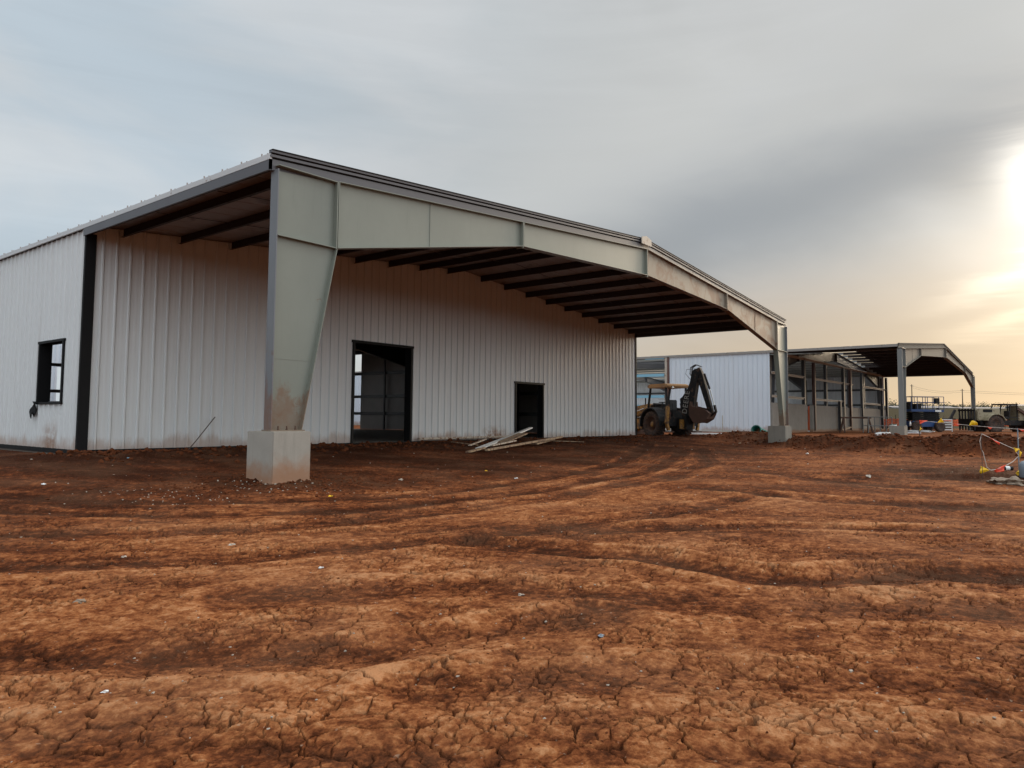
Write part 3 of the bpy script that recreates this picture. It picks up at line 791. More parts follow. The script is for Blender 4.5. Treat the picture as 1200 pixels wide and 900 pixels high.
    for z, segs in ((5.36, ((38.3, 70.0),)), (4.1, ((38.3, 44.6), (46.9, 57.6), (60.2, 70.0))), (2.66, ((38.3, 44.6), (46.9, 54.4), (60.2, 67.4)))):
        for a, c in segs:
            m = MB(); m.box(a, c, D-.14, D-.03, z-.02, z+.02); m.box(a, c, D-.045, D-.03, z-.12, z-.021); m.build('girt', M['girt'], b)
    for z in (4.1, 2.66):
        m = MB(); m.box(X0-.06, X0+.06, 12.2, 20, z-.09, z+.09); m.build('girt', M['blue_girt'], b)
        m = MB(); m.box(X0+W-.2, X0+W-.06, D+.4, L, z-.12, z+.06); m.build('girt', M['darksteel'], b)
    m = MB(); m.box(X0-.07, X0+.0, 12.2, 13.6, 5.2, 5.33); m.build('girt', M['blue_girt'], b)
    m = MB(); m.box(X0-.07, X0+.02, 11.95, 12.12, .4, 5.3); m.build('post', M['girt'], b)
    m = MB(); m.box(X0-.09, X0+.0, 11.80, 11.94, .4, 5.3); m.build('post', M['redsteel'], b)
    for x, wd, zt_, mt, dy in ((44.85, .42, 5.3, 'darksteel', .1), (46.75, .30, 5.2, 'redsteel', -.02), (51.3, .42, 5.9, 'darksteel', .45), (54.5, .4, 5.3, 'darksteel', .0), (56.4, .42, 5.2, 'redsteel', -.05),
                            (57.95, .3, 5.9, 'darksteel', .45), (60.15, .36, 5.2, 'darksteel', -.05), (62.9, .4, 5.8, 'darksteel', .45), (66.85, .3, 2.7, 'darksteel', -.2), (52.6, .35, 2.6, 'darksteel', -.2), (69.3, .5, 5.2, 'darksteel', -.1)):
        m = MB(); y = D+dy; wd *= .7; m.box(x-wd/2, x+wd/2, y-.18, y-.165, .42, zt_); m.box(x-.008, x+.008, y-.165, y+.015, .42, zt_); m.box(x-wd/2, x+wd/2, y+.015, y+.03, .42, zt_)
        m.build('post', M[mt], b)
    # loose bracing under the roof seen through the side opening
    m = MB()
    for k in range(6):
        y = 13+k*3.5
        m.tube([(40, y, 5.2), (48, y+3.5, 5.7)], .025, 5); m.tube([(40, y+3.5, 5.2), (48, y, 5.7)], .025, 5)
    m.build('bracing', M['darksteel'], b)
    m = MB(); m.box(X0, X0+W, D+.12, L, .0, .40); m.build('floor_slab', M['slab2'], b)
    return b
building_two()

def small_shed(x, y, w, l, h, label, mat, rz=0, roofm='roof'):
    b = empty('metal_shed', (x, y, hz(x, y)), label, 'building', rz=0)
    m = MB(); z = hz(x, y)
    sheet_wall(m, x, x+w, z, lambda u: z+h+.08*(1-abs(u-x-w/2)/(w/2))*w/2, [(x+w*.3, x+w*.45, z, z+h*.6)], lambda u, o, zz: (u, y+o, zz))
    sheet_wall(m, y, y+l, z, lambda u: z+h, [], lambda u, o, zz: (x+o, u, zz))
    sheet_wall(m, y, y+l, z, lambda u: z+h, [], lambda u, o, zz: (x+w-o, u, zz))
    m.build('wall', mat, b)
    r = MB(); roof_sheet(r, x, w, z+h, .08*w/2, y-.1, y+l, .15); r.build('roof', M[roofm], b)
    return b
small_shed(4, 47, 32, 20, 7.0, 'white shed glimpsed through the side window and the large doorway', M['clad2'])

# ================================================================== BACKHOE LOADER (faces +y)
def wheel(root, x, y, r, w, rim_m, side):
    wb = MB()
    hw = w/2
    prof = [(r*.55, -hw*.8), (r*.62, -hw*.95), (r*.86, -hw), (r*.95, -hw*.86), (r*.965, 0), (r*.95, hw*.86), (r*.86, hw), (r*.62, hw*.95), (r*.55, hw*.8)]
    wb.lathe(prof, (x, y, r), 'x', 36)
    n = 22
    for k in range(n):
        for sgn in (-1, 1):
            a = 2*math.pi*(k+(.5 if sgn > 0 else 0))/n
            ca, sa = math.cos(a), math.sin(a); a2 = a+.16
            c2, s2 = math.cos(a2), math.sin(a2)
            p0 = (x+sgn*hw*.98, y+r*.9*ca, r+r*.9*sa); p1 = (x+sgn*hw*.1, y+r*.965*c2, r+r*.965*s2)
            p00 = (x+sgn*hw*.98, y+r*.97*ca, r+r*.97*sa)
            wb.bar(p00, p1, r*.07, r*.07)
    t = wb.build('wheel', M['rubber'], root)
    rm = MB(); o = -side*hw*.35
    s = side
    rm.lathe([(r*.57, s*hw*.8), (r*.54, s*hw*.8), (r*.5, s*hw*.3), (r*.3, s*hw*.15), (r*.28, s*hw*.45), (r*.12, s*hw*.5), (.001, s*hw*.5)], (x, y, r), 'x', 24)
    rm.lathe([(r*.57, -s*hw*.8), (r*.5, -s*hw*.3), (.001, -s*hw*.3)], (x, y, r), 'x', 24)
    hb = MB(); hb.lathe([(r*.2, s*hw*.40), (r*.2, s*hw*.62), (r*.1, s*hw*.68), (.001, s*hw*.68)], (x, y, r), 'x', 18); hb.build('hub', rim_m, t)
    for k in range(8):
        a = k*math.pi/4; rm.lathe([(.001, 0), (.022, 0), (.022, s*.03), (.001, s*.03)], (x+s*hw*.22, y+r*.4*math.cos(a), r+r*.4*math.sin(a)), 'x', 6)
    rm.build('rim', M['rust'], t)
    return t
def backhoe():
    b = empty('backhoe_loader', (0, 0, 0), 'muddy yellow backhoe loader with folded black boom parked between the two sheds', 'backhoe')
    for s in (-1, 1):
        wheel(b, s*.86, 0, .70, .46, M['yellow'], s); wheel(b, s*.85, 2.15, .47, .30, M['yellow'], s)
    m = MB(); m.box(-.36, .36, -1.0, 3.0, .52, .98); m.box(-.6, .6, 1.98, 2.3, .42, .58); m.box(-.62, .62, -.12, .12, .58, .82); m.build('chassis', M['mblack'], b, bevel=.02)
    m = MB(); m.prism([(.85, .98), (3.05, .98), (3.08, 1.45), (2.95, 1.58), (.95, 1.78), (.82, 1.7)], 'x', -.45, .45); h = m.build('hood', M['yellow'], b, bevel=.03)
    m = MB(); m.tube([(.2, 2.2, 1.6), (.2, 2.2, 2.1)], .04, 10); m.build('exhaust_pipe', M['mblack'], b)
    m = MB()
    for s in (-1, 1):                # fender arch over the rear wheels
        pts = [(.86*math.cos(a), .70+.86*math.sin(a)) for a in [R(-8+d) for d in range(0, 200, 16)]]
        inn = [(.80*math.cos(a), .70+.80*math.sin(a)) for a in [R(-8+d) for d in range(0, 200, 16)]]
        m = MB(); m.prism(pts+inn[::-1], 'x', s*.86-.30, s*.86+.26); m.build('fender', M['mblack'], b)
    m = MB(); m.box(-.5, .5, -.95, .9, .98, 1.12); m.build('operator_floor', M['mblack'], b)
    m = MB(); m.box(-.3, .3, .55, .85, 1.12, 1.72); m.prism([(.5, 1.65), (.85, 1.72), (.85, 1.82), (.48, 1.74)], 'x', -.34, .34); m.build('dashboard', M['mblack'], b, bevel=.03)
    m = MB(); m.lathe([(.19+.018*math.cos(t), .018*math.sin(t)) for t in [i*math.pi/4 for i in range(9)]], (0, .42, 1.84), 'z', 24); m.tube([(0, .42, 1.84), (0, .6, 1.6)], .02, 8); m.bar((-.18, .42, 1.84), (.18, .42, 1.84), .02, .015); m.build('steering_wheel', M['seat'], b)
    m = MB(); m.box(-.26, .26, -.35, .18, 1.32, 1.46); m.box(-.25, .25, -.45, -.33, 1.42, 1.95); m.box(-.2, .2, -.3, .1, 1.1, 1.32); m.build('seat', M['seat'], b, bevel=.035)
    m = MB()
    for sx in (-.28, .28):
        m.tube([(sx, -.72, 1.1), (sx*.9, -.68, 1.72)], .016, 7); m.lathe([(.001, .03), (.03, .02), (.035, 0), (.02, -.03)], (sx*.9, -.68, 1.74), 'z', 8)
    m.box(-.38, .38, -.9, -.66, 1.12, 1.42); m.build('control_levers', M['mblack'], b)
    # roof and posts
    m = MB(); prof = [(-1.12, 2.60), (-1.05, 2.55), (.95, 2.55), (1.08, 2.61), (1.04, 2.71), (.8, 2.76), (-.85, 2.76), (-1.08, 2.70)]
    prof = [(p[0]*.78, p[1]) for p in prof]; m.prism(prof, 'x', -.70, .70); m.build('canopy_roof', M['ochre'], b, bevel=.05)
    for s in (-1, 1):
        m = MB(); m.bar((s*.60, .86, 1.5), (s*.62, .62, 2.56), .09, .08); m.bar((s*.62, .95, .98), (s*.62, .92, 1.52), .09, .08); m.build('canopy_post', M['mblack'], b)
        m = MB(); m.bar((s*.62, -.74, 1.1), (s*.62, -.66, 2.56), .09, .08); m.build('canopy_post', M['mblack'], b)
    m = MB(); m.box(-.93, -.42, .98, 1.62, .46, .98); m.box(-.95, -.9, 1.05, 1.2, .98, 1.02); m.build('battery_box', M['yellow'], b, bevel=.02)
    m = MB(); m.box(-.98, -.5, .80, .96, .42, .47); m.box(-.98, -.5, .80, .96, .75, .79); m.build('step', M['mblack'], b)
    # loader arms and bucket at the front
    for s in (-1, 1):
        m = MB(); m.prism([(.75, 1.55), (1.1, 1.62), (2.6, 1.12), (3.55, .45), (3.45, .28), (2.45, .92), (1.0, 1.38), (.75, 1.38)], 'x', s*.60-.05, s*.60+.05); m.build('loader_arm', M['yellow'], b, bevel=.01)
        m = MB(); m.tube([(s*.52, .95, 1.15), (s*.56, 2.3, 1.0)], .045, 8); m.tube([(s*.74, 1.0, 1.52), (s*.74, 2.5, 1.18)], .03, 8); m.build('loader_cylinder', M['chrome'], b)
    m = MB(); m.prism([(3.45, .12), (4.3, .08), (4.32, .12), (3.6, .22), (3.5, .7), (3.75, .98), (3.7, 1.03), (3.4, .75)], 'x', -1.1, 1.1)
    for s in (-1.1, 1.07): m.prism([(3.45, .12), (4.3, .1), (4.0, .6), (3.73, 1.0), (3.42, .72)], 'x', s, s+.03)
    m.build('loader_bucket', M['rust'], b)
    # rear frame, stabilisers
    m = MB(); m.box(-.95, .95, -1.22, -1.0, .62, .98); m.box(-.4, .4, -1.5, -1.2, .45, 1.05); m.box(-.22, .22, -1.72, -1.45, .5, 1.15)
    m.build('rear_frame', M['mblack'], b, bevel=.02)
    m = MB(); m.box(-.46, -.1, -1.56, -1.49, .5, .96); m.box(.12, .46, -1.56, -1.49, .5, .96); m.build('rear_panel', M['yellow'], b, bevel=.01)
    for s in (-1, 1):
        m = MB(); pts = [(s*.86, -1.12, 1.62), (s*.92, -1.14, 1.2), (s*.97, -1.16, .75), (s*.88, -1.2, .42)]
        for p, q, w_ in zip(pts[:-1], pts[1:], (.17, .19, .16)): m.bar(p, q, .13, w_)
        st = m.build('stabiliser_leg', M['yellow'], b, bevel=.01)
        m = MB(); m.box(s*.86-.2, s*.86+.2, -1.36, -1.0, .32, .38); m.tube([(s*.72, -1.14, .85), (s*.82, -1.12, 1.7)], .045, 8); m.build('stabiliser_pad', M['rust'], st)
    # lights and number board
    for s in (-1, 1):
        m = MB(); m.box(s*.7-.08, s*.7+.08, -1.02, -.97, 1.18, 1.3); m.build('tail_light', M['red'], b)
        m = MB(); m.lathe([(.001, -.02), (.06, -.02), (.07, .02), (.001, .03)], (s*.55, -1.14, 2.52), 'y', 12); m.build('work_light', M['chrome'], b)
    # boom: two side plates, narrow at pivot and elbow, deep in the middle
    bp_ = [(-1.42, .62), (-1.66, .72), (-1.92, 1.75), (-2.06, 2.6), (-2.18, 3.22), (-2.02, 3.46), (-1.86, 3.34), (-1.72, 2.75), (-1.48, 2.2), (-1.20, 1.98), (-1.24, 1.6), (-1.30, 1.1)]
    m = MB()
    for s in (-.17, .13): m.prism(bp_, 'x', s, s+.04)
    m.prism([(p[0]*.97-.05, p[1]) for p in bp_[1:10]], 'x', -.13, .13)
    boom = m.build('boom', M['mblack'], b)
    m = MB(); m.tube([(0, -1.55, 1.15), (0, -1.85, 2.1)], .07, 10); m.build('boom_cylinder', M['mblack'], boom)
    m = MB(); m.tube([(0, -1.75, 2.62), (0, -1.95, 3.38)], .035, 8); m.build('cylinder_rod', M['chrome'], boom)
    # dipper
    dp = [(-1.98, 3.42), (-2.20, 3.52), (-2.32, 3.30), (-2.60, 2.3), (-2.84, 1.42), (-2.80, 1.22), (-2.66, 1.26), (-2.50, 1.75), (-2.22, 2.6), (-2.06, 3.0)]
    m = MB(); m.prism(dp, 'x', -.12, .12); dip = m.build('dipper', M['mblack'], b, bevel=.01)
    m = MB(); m.tube([(0, -2.42, 3.2), (0, -2.68, 2.45)], .055, 8); m.build('dipper_cylinder', M['mblack'], dip)
    m = MB(); m.tube([(0, -2.68, 2.5), (0, -2.92, 1.62)], .028, 8); m.build('cylinder_rod', M['chrome'], dip)
    m = MB(); m.bar((0, -2.92, 1.66), (0, -3.0, 1.32), .16, .08); m.bar((0, -3.0, 1.34), (0, -2.7, 1.12), .14, .08); m.build('bucket_link', M['mblack'], dip)
    # bucket curled under, teeth up
    m = MB(); out = [(-1.80, 1.62), (-1.84, 1.15), (-2.02, .86), (-2.35, .80), (-2.68, 1.0), (-2.82, 1.26), (-2.60, 1.42)]
    inn = [(-2.58, 1.36), (-2.74, 1.22), (-2.62, 1.05), (-2.33, .86), (-2.05, .92), (-1.89, 1.18), (-1.86, 1.60)]
    m.prism(out+inn, 'x', -.42, .42)
    for s in (-.44, .42): m.prism([(-1.78, 1.64), (-1.82, 1.13), (-2.0, .84), (-2.36, .78), (-2.70, .98), (-2.84, 1.26), (-2.60, 1.46)], 'x', s, s+.025)
    bk = m.build('bucket', M['rust'], b)
    m = MB()
    for k in range(5):
        x = -.38+k*.19; m.prism([(-1.78, 1.56), (-1.90, 1.56), (-1.87, 1.84), (-1.83, 1.84)], 'x', x-.035, x+.035)
    m.build('bucket_teeth', M['rust'], bk)
    m = MB()
    for dx in (-.1, -.03, .04, .1):
        m.tube([(dx, -1.9, 2.9), (dx*1.4, -1.72, 3.2), (dx*1.5, -1.76, 3.52), (dx, -2.0, 3.66), (dx, -2.25, 3.55)], .016, 6)
        m.tube([(dx, -1.35, 1.1), (dx*1.3, -1.22, 1.6), (dx*1.2, -1.3, 2.05), (dx, -1.55, 2.4)], .017, 6)
    m.tube([(-.15, -1.78, 2.9), (-.24, -1.55, 3.2), (-.24, -1.6, 3.42), (-.15, -1.98, 3.45)], .012, 6)
    m.build('hydraulic_hose', M['seat'], boom)
    # lettering up the boom side
    cu = bpy.data.curves.new('lettering', 'FONT'); cu.body = 'DEERE'; cu.size = .36; cu.extrude = .004; cu.align_x = 'CENTER'; cu.align_y = 'CENTER'
    cu.space_character = 1.15
    tmp = bpy.data.objects.new('tmp', cu); C.objects.link(tmp); bpy.context.view_layer.update()
    me = bpy.data.meshes.new_from_object(tmp.evaluated_get(bpy.context.evaluated_depsgraph_get())); bpy.data.objects.remove(tmp)
    me.name = 'lettering'; me.materials.clear(); me.materials.append(M['decal'])
    lt = bpy.data.objects.new('lettering', me); C.objects.link(lt); lt.parent = boom
    # text x axis -> up the boom (z, leaning back), text y axis -> -? ; seen from -x side
    up = Vector((0, -.16, 1)).normalized(); nrm = Vector((-1, 0, 0)); ty = nrm.cross(up)
    mat = Matrix((( up.x, ty.x, nrm.x), (up.y, ty.y, nrm.y), (up.z, ty.z, nrm.z))).to_4x4()
    lt.matrix_local = Matrix.Translation((-.176, -1.53, 1.80)) @ mat
    piv = Vector((0, -1.45, 0)); Rz = Matrix.Rotation(R(26), 3, 'Z')      # boom swung on its pivot
    for o in (boom, dip, bk): o.location = piv-Rz @ piv; o.rotation_euler = (0, 0, R(26))
    b.location = (27.6, 6.70, .16); b.rotation_euler = (0, 0, R(-26))
    return b
backhoe()

# ================================================================== SCISSOR LIFT
def scissor():
    x, y = gp(1079, 55); z = hz(x, y)
    b = empty('scissor_lift', (0, 0, 0), 'dark blue rough terrain scissor lift parked under the far canopy', 'lift')
    m = MB(); m.box(-1.15, 1.15, -.5, .5, .38, .8); m.box(-1.3, -1.0, -.55, .55, .4, .62); m.box(1.0, 1.3, -.55, .55, .4, .62); m.build('chassis', M['blue'], b, bevel=.02)
    for sx in (-.95, .95):
        for sy in (-.62, .62):
            m = MB(); r = .40; c = (sx, sy, r)
            m.lathe([(.001, -.11), (r*.5, -.11), (r*.6, -.14), (r*.95, -.13), (r, 0), (r*.95, .13), (r*.6, .14), (r*.5, .11), (.001, .11)], c, 'y', 22); m.build('wheel', M['rubber'], b)
    m = MB()
    for k in range(4):
        za, zb = .84+.16*k, .84+.16*(k+1)
        for sy in (-.42, .42):
            m.bar((-1.1, sy, za), (1.1, sy, zb-.02), .05, .1); m.bar((1.1, sy*.85, za), (-1.1, sy*.85, zb-.02), .05, .1)
    m.build('scissor_arms', M['black'], b)
    m = MB(); m.box(-1.32, .55, -.62, .62, 1.5, 1.68); m.box(.55, 1.38, -.58, .58, 1.48, 1.66); m.build('deck', M['blue'], b, bevel=.01)
    m = MB()
    zt = 2.62
    for sx in (-1.3, -.8, -.15, .55, .95, 1.36):
        for sy in (-.6, .6): m.tube([(sx, sy, 1.66), (sx, sy, zt)], .024, 6)
    for zz in (zt, 2.2):
        m.tube([(-1.3, -.6, zz), (1.36, -.6, zz), (1.36, .6, zz), (-1.3, .6, zz), (-1.3, -.6, zz)], .022, 6)
    m.build('guard_rail', M['blue'], b)
    m = MB(); m.box(.62, .98, -.67, -.42, 2.1, 2.52); m.build('control_box', M['mblack'], b, bevel=.02)
    m = MB(); m.box(.6, 1.1, -.645, -.625, 1.5, 1.64); m.build('decal_plate', M['white'], b)
    m = MB(); m.box(-1.2, -.95, -.3, .3, 1.68, 2.25); m.box(-.7, -.2, -.25, .3, 1.68, 2.1); m.build('tool_crate', M['mblack'], b, bevel=.02)
    b.location = (x, y, z-.03); b.rotation_euler = (0, 0, -YAW+R(8))
scissor()

# ================================================================== SAND-COLOURED LOADER at the right
def loader():
    x, y = gp(1177, 58); z = hz(x, y)
    b = empty('wheel_loader', (0, 0, 0), 'sand coloured wheel loader with open cab frame at the right edge beyond the berm', 'loader')
    def wh(xc, s):
        m = MB(); r = .70; c = (xc, s*.85, r)
        m.lathe([(.001, -.12), (r*.42, -.12), (r*.52, -.2), (r*.92, -.2), (r, -.08), (r, .08), (r*.92, .2), (r*.52, .2), (r*.42, .12), (.001, .12)], c, 'y', 26)
        for k in range(20):
            a = 2*math.pi*k/20; m.bar((xc+r*math.cos(a), s*.85-.18, r+r*math.sin(a)), (xc+r*math.cos(a+.12), s*.85+.18, r+r*math.sin(a+.12)), .06, .06)
        t = m.build('wheel', M['rubber'], b)
        m = MB(); m.lathe([(.001, -s*.0), (r*.2, 0), (r*.38, s*.05), (r*.4, s*.13)], (xc, s*.85, r), 'y', 20); m.build('rim', M['beige'], t)
    for xc in (-1.6, 1.65):
        for s in (-1, 1): wh(xc, s)
    m = MB(); m.box(-2.5, 2.6, -.5, .5, .6, 1.0); m.build('chassis', M['mblack'], b, bevel=.03)
    m = MB(); m.prism([(-2.75, .95), (-.85, .95), (-.85, 1.95), (-2.5, 1.9), (-2.78, 1.7)], 'y', -.55, .55); h = m.build('hood', M['beige'], b, bevel=.06)
    m = MB(); m.box(-2.3, -1.55, -.57, -.552, 1.62, 1.84); m.build('grille', M['black'], h)
    for s in (-1, 1):
        m = MB()
        for d in range(0, 140, 20):
            a, c = R(20+d), R(40+d)
            m.prism([(-1.6+.82*math.cos(a), .7+.8*math.sin(a)), (-1.6+.82*math.cos(c), .7+.8*math.sin(c)), (-1.6+.77*math.cos(c), .7+.75*math.sin(c)), (-1.6+.77*math.cos(a), .7+.75*math.sin(a))], 'y', s*.85-.28, s*.85+.28)
        m.build('fender', M['beige'], b)
        m = MB()
        for p, q in (((-1.15, 1.3), (-.7, 2.22)), ((-.15, 1.2), (.0, 2.22)), ((.55, 1.0), (.55, 2.22)), ((-.72, 2.22), (.58, 2.22)), ((-1.15, 1.3), (.55, 1.2))):
            m.bar((p[0], s*.5, p[1]), (q[0], s*.5, q[1]), .06, .07)
        m.build('cab_frame', M['mblack'], b)
    m = MB(); m.box(-.78, .62, -.56, .56, 2.22, 2.29); m.build('cab_roof', M['mblack'], b, bevel=.02)
    m = MB(); m.box(-.35, .1, -.25, .25, 1.1, 1.3); m.box(.0, .12, -.25, .25, 1.3, 1.75); m.build('seat', M['seat'], b, bevel=.03)
    m = MB(); m.prism([(.62, .95), (3.0, .9), (3.3, 1.5), (2.3, 2.2), (.62, 2.15)], 'y', -.52, .52); m.build('rear_body', M['beige'], b, bevel=.05)
    m = MB(); m.bar((.5, -.66, 1.9), (1.5, -.66, 1.25), .14, .2); m.bar((1.5, -.66, 1.25), (2.3, -.66, 1.9), .12, .16); m.build('lift_arm', M['rust'], b)
    m = MB(); m.box(-3.6, -3.1, -.9, .9, .35, 1.95) if False else None
    for k in range(6): m.box(-3.3, -3.2, -.9+k*.34, -.84+k*.34, .2, 1.9)
    m.box(-3.32, -3.18, -.9, .9, .5, 1.1); m.box(-3.32, -3.18, -.9, .9, 1.7, 1.82); m.box(-3.2, -2.7, -.3, .3, .7, 1.0); m.build('fork_carriage', M['mblack'], b)
    b.location = (x, y, z-.1); b.rotation_euler = (0, 0, -YAW+R(4))
loader()

# ================================================================== SMALL THINGS
def thing_tube(name, pts, r, mat, label, cat, group=None, n=8):
    m = MB(); m.tube(pts, r, n); o = m.build(name, mat, origin=pts[0]); return tag(o, label, cat, group)
def zg(x, y): return float(terrain(np.array([float(x)]), np.array([float(y)]))[0][0])
# bar leaning on the gable wall
thing_tube('steel_rod', [(2.05, 6.45, .2), (2.55, 6.8, .55), (3.15, 7.09, 1.09)], .012, M['rebar'], 'thin bent rod leaning against the corrugated wall left of the near footing', 'rod')
# scraps on the dirt
def on(px, py):   # ground point under a pixel, marching along the ray
    d = Fd+Rd*((px-600)/FPX)+(-Ud)*((py-433.88)/FPX) + (Ud*0)
    # include roll
    R2 = Rd*math.cos(ROL)+Ud*math.sin(ROL); U2 = Ud*math.cos(ROL)-Rd*math.sin(ROL)
    d = Fd+R2*((px-600)/FPX)-U2*((py-433.88)/FPX)
    ts = np.exp(np.linspace(math.log(1.5), math.log(70), 1500))
    P = np.array(CAM)[None, :]+ts[:, None]*np.array(d)[None, :]
    z, _, _ = terrain(P[:, 0].copy(), P[:, 1].copy())
    k = np.argmax(P[:, 2] < z)
    return P[k, 0], P[k, 1], z[k]
# timber pile by the small door: ends given as ground points, with the lift of each end above the soil
planks = [
    ((561, 529), .08, (592, 520), .16, .24, .06, 'white', 'broad white painted board lying lowest at the left of the timber heap'),
    ((590, 521), .16, (622, 516.5), .46, .17, .07, 'white', 'white batten sticking up towards the small doorway'),
    ((570, 530), .06, (658, 520), .24, .13, .09, 'wood', 'longest tan plank at the front of the timber heap'),
    ((586, 523), .10, (613, 518.5), .30, .42, .05, 'wood', 'splintered brown panel in the middle of the timber heap'),
    ((626, 523), .08, (647, 519), .12, .28, .08, 'wood', 'short tan plank under the right end of the longest plank'),
    ((548, 532), .05, (567, 528), .08, .16, .07, 'wood', 'short dirty offcut at the left foot of the timber heap'),
    ((648, 519), .05, (684, 519.5), .05, .07, .04, 'wood', 'thin lath lying flat on the soil right of the timber heap'),
    ((529, 520), .04, (560, 524), .05, .07, .04, 'wood', 'thin dark lath lying left of the timber heap'),
    ((550, 524), .05, (569, 519), .12, .10, .05, 'woodl', 'pale narrow batten behind the left end of the timber heap'),
    ((576, 527), .12, (604, 524), .20, .12, .06, 'woodl', 'pale offcut jammed across the middle of the timber heap'),
]
for (ax_, ay_), la, (bx_, by_), lb_, w, h, mt, lb in planks:
    p = Vector(on(ax_, ay_)); q = Vector(on(bx_, by_))
    q.y = min(q.y, 6.85); p.z = zg(p.x, p.y)+la; q.z = zg(q.x, q.y)+lb_
    m = MB(); m.bar(p, q, w*.8, h*.6); tag(m.build('plank', M[mt], origin=p, bevel=.003), lb, 'plank', 'scrap timber by the small doorway')
m = MB(); m.bar((10.2, 6.97, .42), (15.0, 7.0, .43), .09, .07); tag(m.build('plank', M['woodl'], origin=(10.2, 6.97, .42), bevel=.004), 'long pale batten lying along the foot of the gable wall', 'plank', 'scrap timber by the small doorway')
stones = [(123, 812, .022, 'white', 'small bright white chip on the dirt at the lower left'), (51, 568, .045, 'white', 'white scrap on the dirt left of the near footing'),
          (145, 653, .03, 'woodl', 'pale square chip on the dirt at left'), (272, 639, .045, 'woodl', 'flat pale pink chip on the dirt in front of the near footing'),
          (605, 561, .06, 'white', 'white scrap on the dirt in front of the small doorway'), (376, 666, .03, 'white', 'white plastic chip on the dirt below the near footing'),
          (997, 787, .018, 'pebble', 'pair of yellowish pebbles in the right foreground'), (95, 706, .05, 'lumpc', 'large flat tan stone in the left foreground'),
          (470, 563, .07, 'pebble', 'grey stone in front of the large doorway'), (705, 747, .03, 'drum', 'blue grey flat stone in the right foreground'),
          (1018, 559, .10, 'woodl', 'pale flat scrap on the dirt between the footings and the pennants'), (946, 532, .10, 'white', 'white scrap just right of the far footing'),
          (867, 520, .12, 'wood', 'tan board scrap on the soil left of the far footing'), (570, 552, .05, 'flag_y', 'small yellow scrap on the dirt in front of the timber heap'),
          (151, 537, .05, 'blue_girt', 'blue scrap near the foot of the white wall'), (388, 582, .05, 'flag_y', 'yellow scrap on the dirt right of the near footing'), (610, 698, .035, 'pebble', 'light stone in the middle foreground')]
for i, (px, py, s, mt, lb) in enumerate(stones):
    x, y, z = on(px, py)
    m = MB(); m.lump((x, y, z+s*.1), s*.62, s*.45, s*.26, 20+i, 2, .45)
    tag(m.build('scrap' if mt in ('white', 'flag_y', 'woodl', 'wood', 'blue_girt') else 'stone', M[mt], origin=(x, y, z)), lb, 'scrap' if mt in ('white', 'flag_y', 'woodl', 'wood', 'blue_girt') else 'stone')
# broken concrete below the pennants
x, y, z = on(1172, 566); m = MB(); m.lump((x, y, z+.02), .17, .14, .07, 3, 3, .4); tag(m.build('concrete_lump', M['lumpc'], origin=(x, y, z)), 'pale broken concrete lump below the orange pennant', 'rubble')
x, y, z = on(1190, 567); m = MB(); m.lump((x, y, z+.02), .19, .16, .08, 8, 3, .4); tag(m.build('concrete_lump', M['lumpc'], origin=(x, y, z)), 'pale broken concrete lump at the right edge below the grey drum', 'rubble')

# ---- pennant strings
def proj_at(px, py, depth):
    R2 = Rd*math.cos(ROL)+Ud*math.sin(ROL); U2 = Ud*math.cos(ROL)-Rd*math.sin(ROL)
    return CAM+(Fd+R2*((px-600)/FPX)-U2*((py-433.88)/FPX))*depth
def pennant(root, p, q, drop, mat, fold=.35, tip=None):
    p, q = Vector(p), Vector(q); mid = (p+q)/2+Vector((0, 0, -1))*drop if tip is None else Vector(tip)
    n = 6; vs = []; fs = []
    side = (q-p).cross(Vector((0, 0, 1))).normalized()
    rows = 7
    for j in range(rows+1):
        t = j/rows
        for i in range(n+1):
            s = i/n; a = p.lerp(q, s); v = a.lerp(mid, t)
            v = v+side*(.03*math.sin(s*7+t*3)*(1-t*.5)*fold*2)
            vs.append(v)
    for j in range(rows):
        for i in range(n): fs.append((j*(n+1)+i, j*(n+1)+i+1, (j+1)*(n+1)+i+1, (j+1)*(n+1)+i))
    m = MB(); m.add(vs, fs, True); o = m.build('pennant', mat, root); md = o.modifiers.new('s', 'SOLIDIFY'); md.thickness = .003
    return o
d0 = 14.3
A = proj_at(1150.5, 508.5, d0); Bp = proj_at(1189, 526, d0+.1); E1 = proj_at(1152.5, 553, d0); 
st = empty('pennant_string', A, 'near pennant cord looping from its stake with two yellow and two orange flags', 'pennants', 'construction pennants')
m = MB()
P2 = [proj_at(a, b_, d0+c) for a, b_, c in ((1150.5, 508.5, 0), (1158, 512, .02), (1170, 518, .04), (1188, 526, .08), (1194, 534, .1), (1187, 541, .06), (1178, 546, .03), (1168, 550, .0), (1161, 551, -.02), (1157, 547, 0), (1153.5, 538, .0), (1151, 530, .02), (1149, 526, 0), (1148.2, 517, 0), (1150.5, 508.5, 0))]
P2 = [p + Vector((0, 0, (.012*math.sin(i*9.7) if 8 < i < 13 else 0))) + Rd*(.018*math.sin(i*5.3) if 8 < i < 13 else 0) for i, p in enumerate(P2)]
m.tube(P2, .0065, 6); m.build('cord', M['cord'], st)
pennant(st, proj_at(1159, 512.6, d0), proj_at(1171, 518.4, d0), .1, M['flag_o'], tip=proj_at(1171.5, 521.5, d0))
pennant(st, proj_at(1187, 524.5, d0), proj_at(1194, 526, d0), .1, M['flag_y'], tip=proj_at(1190, 530, d0))
pennant(st, proj_at(1193, 525, d0), proj_at(1197, 530, d0), .1, M['flag_y'], tip=proj_at(1195, 536, d0))
pennant(st, proj_at(1149, 546, d0), proj_at(1148.5, 555.5, d0), .1, M['flag_y'], tip=proj_at(1159.5, 551, d0))
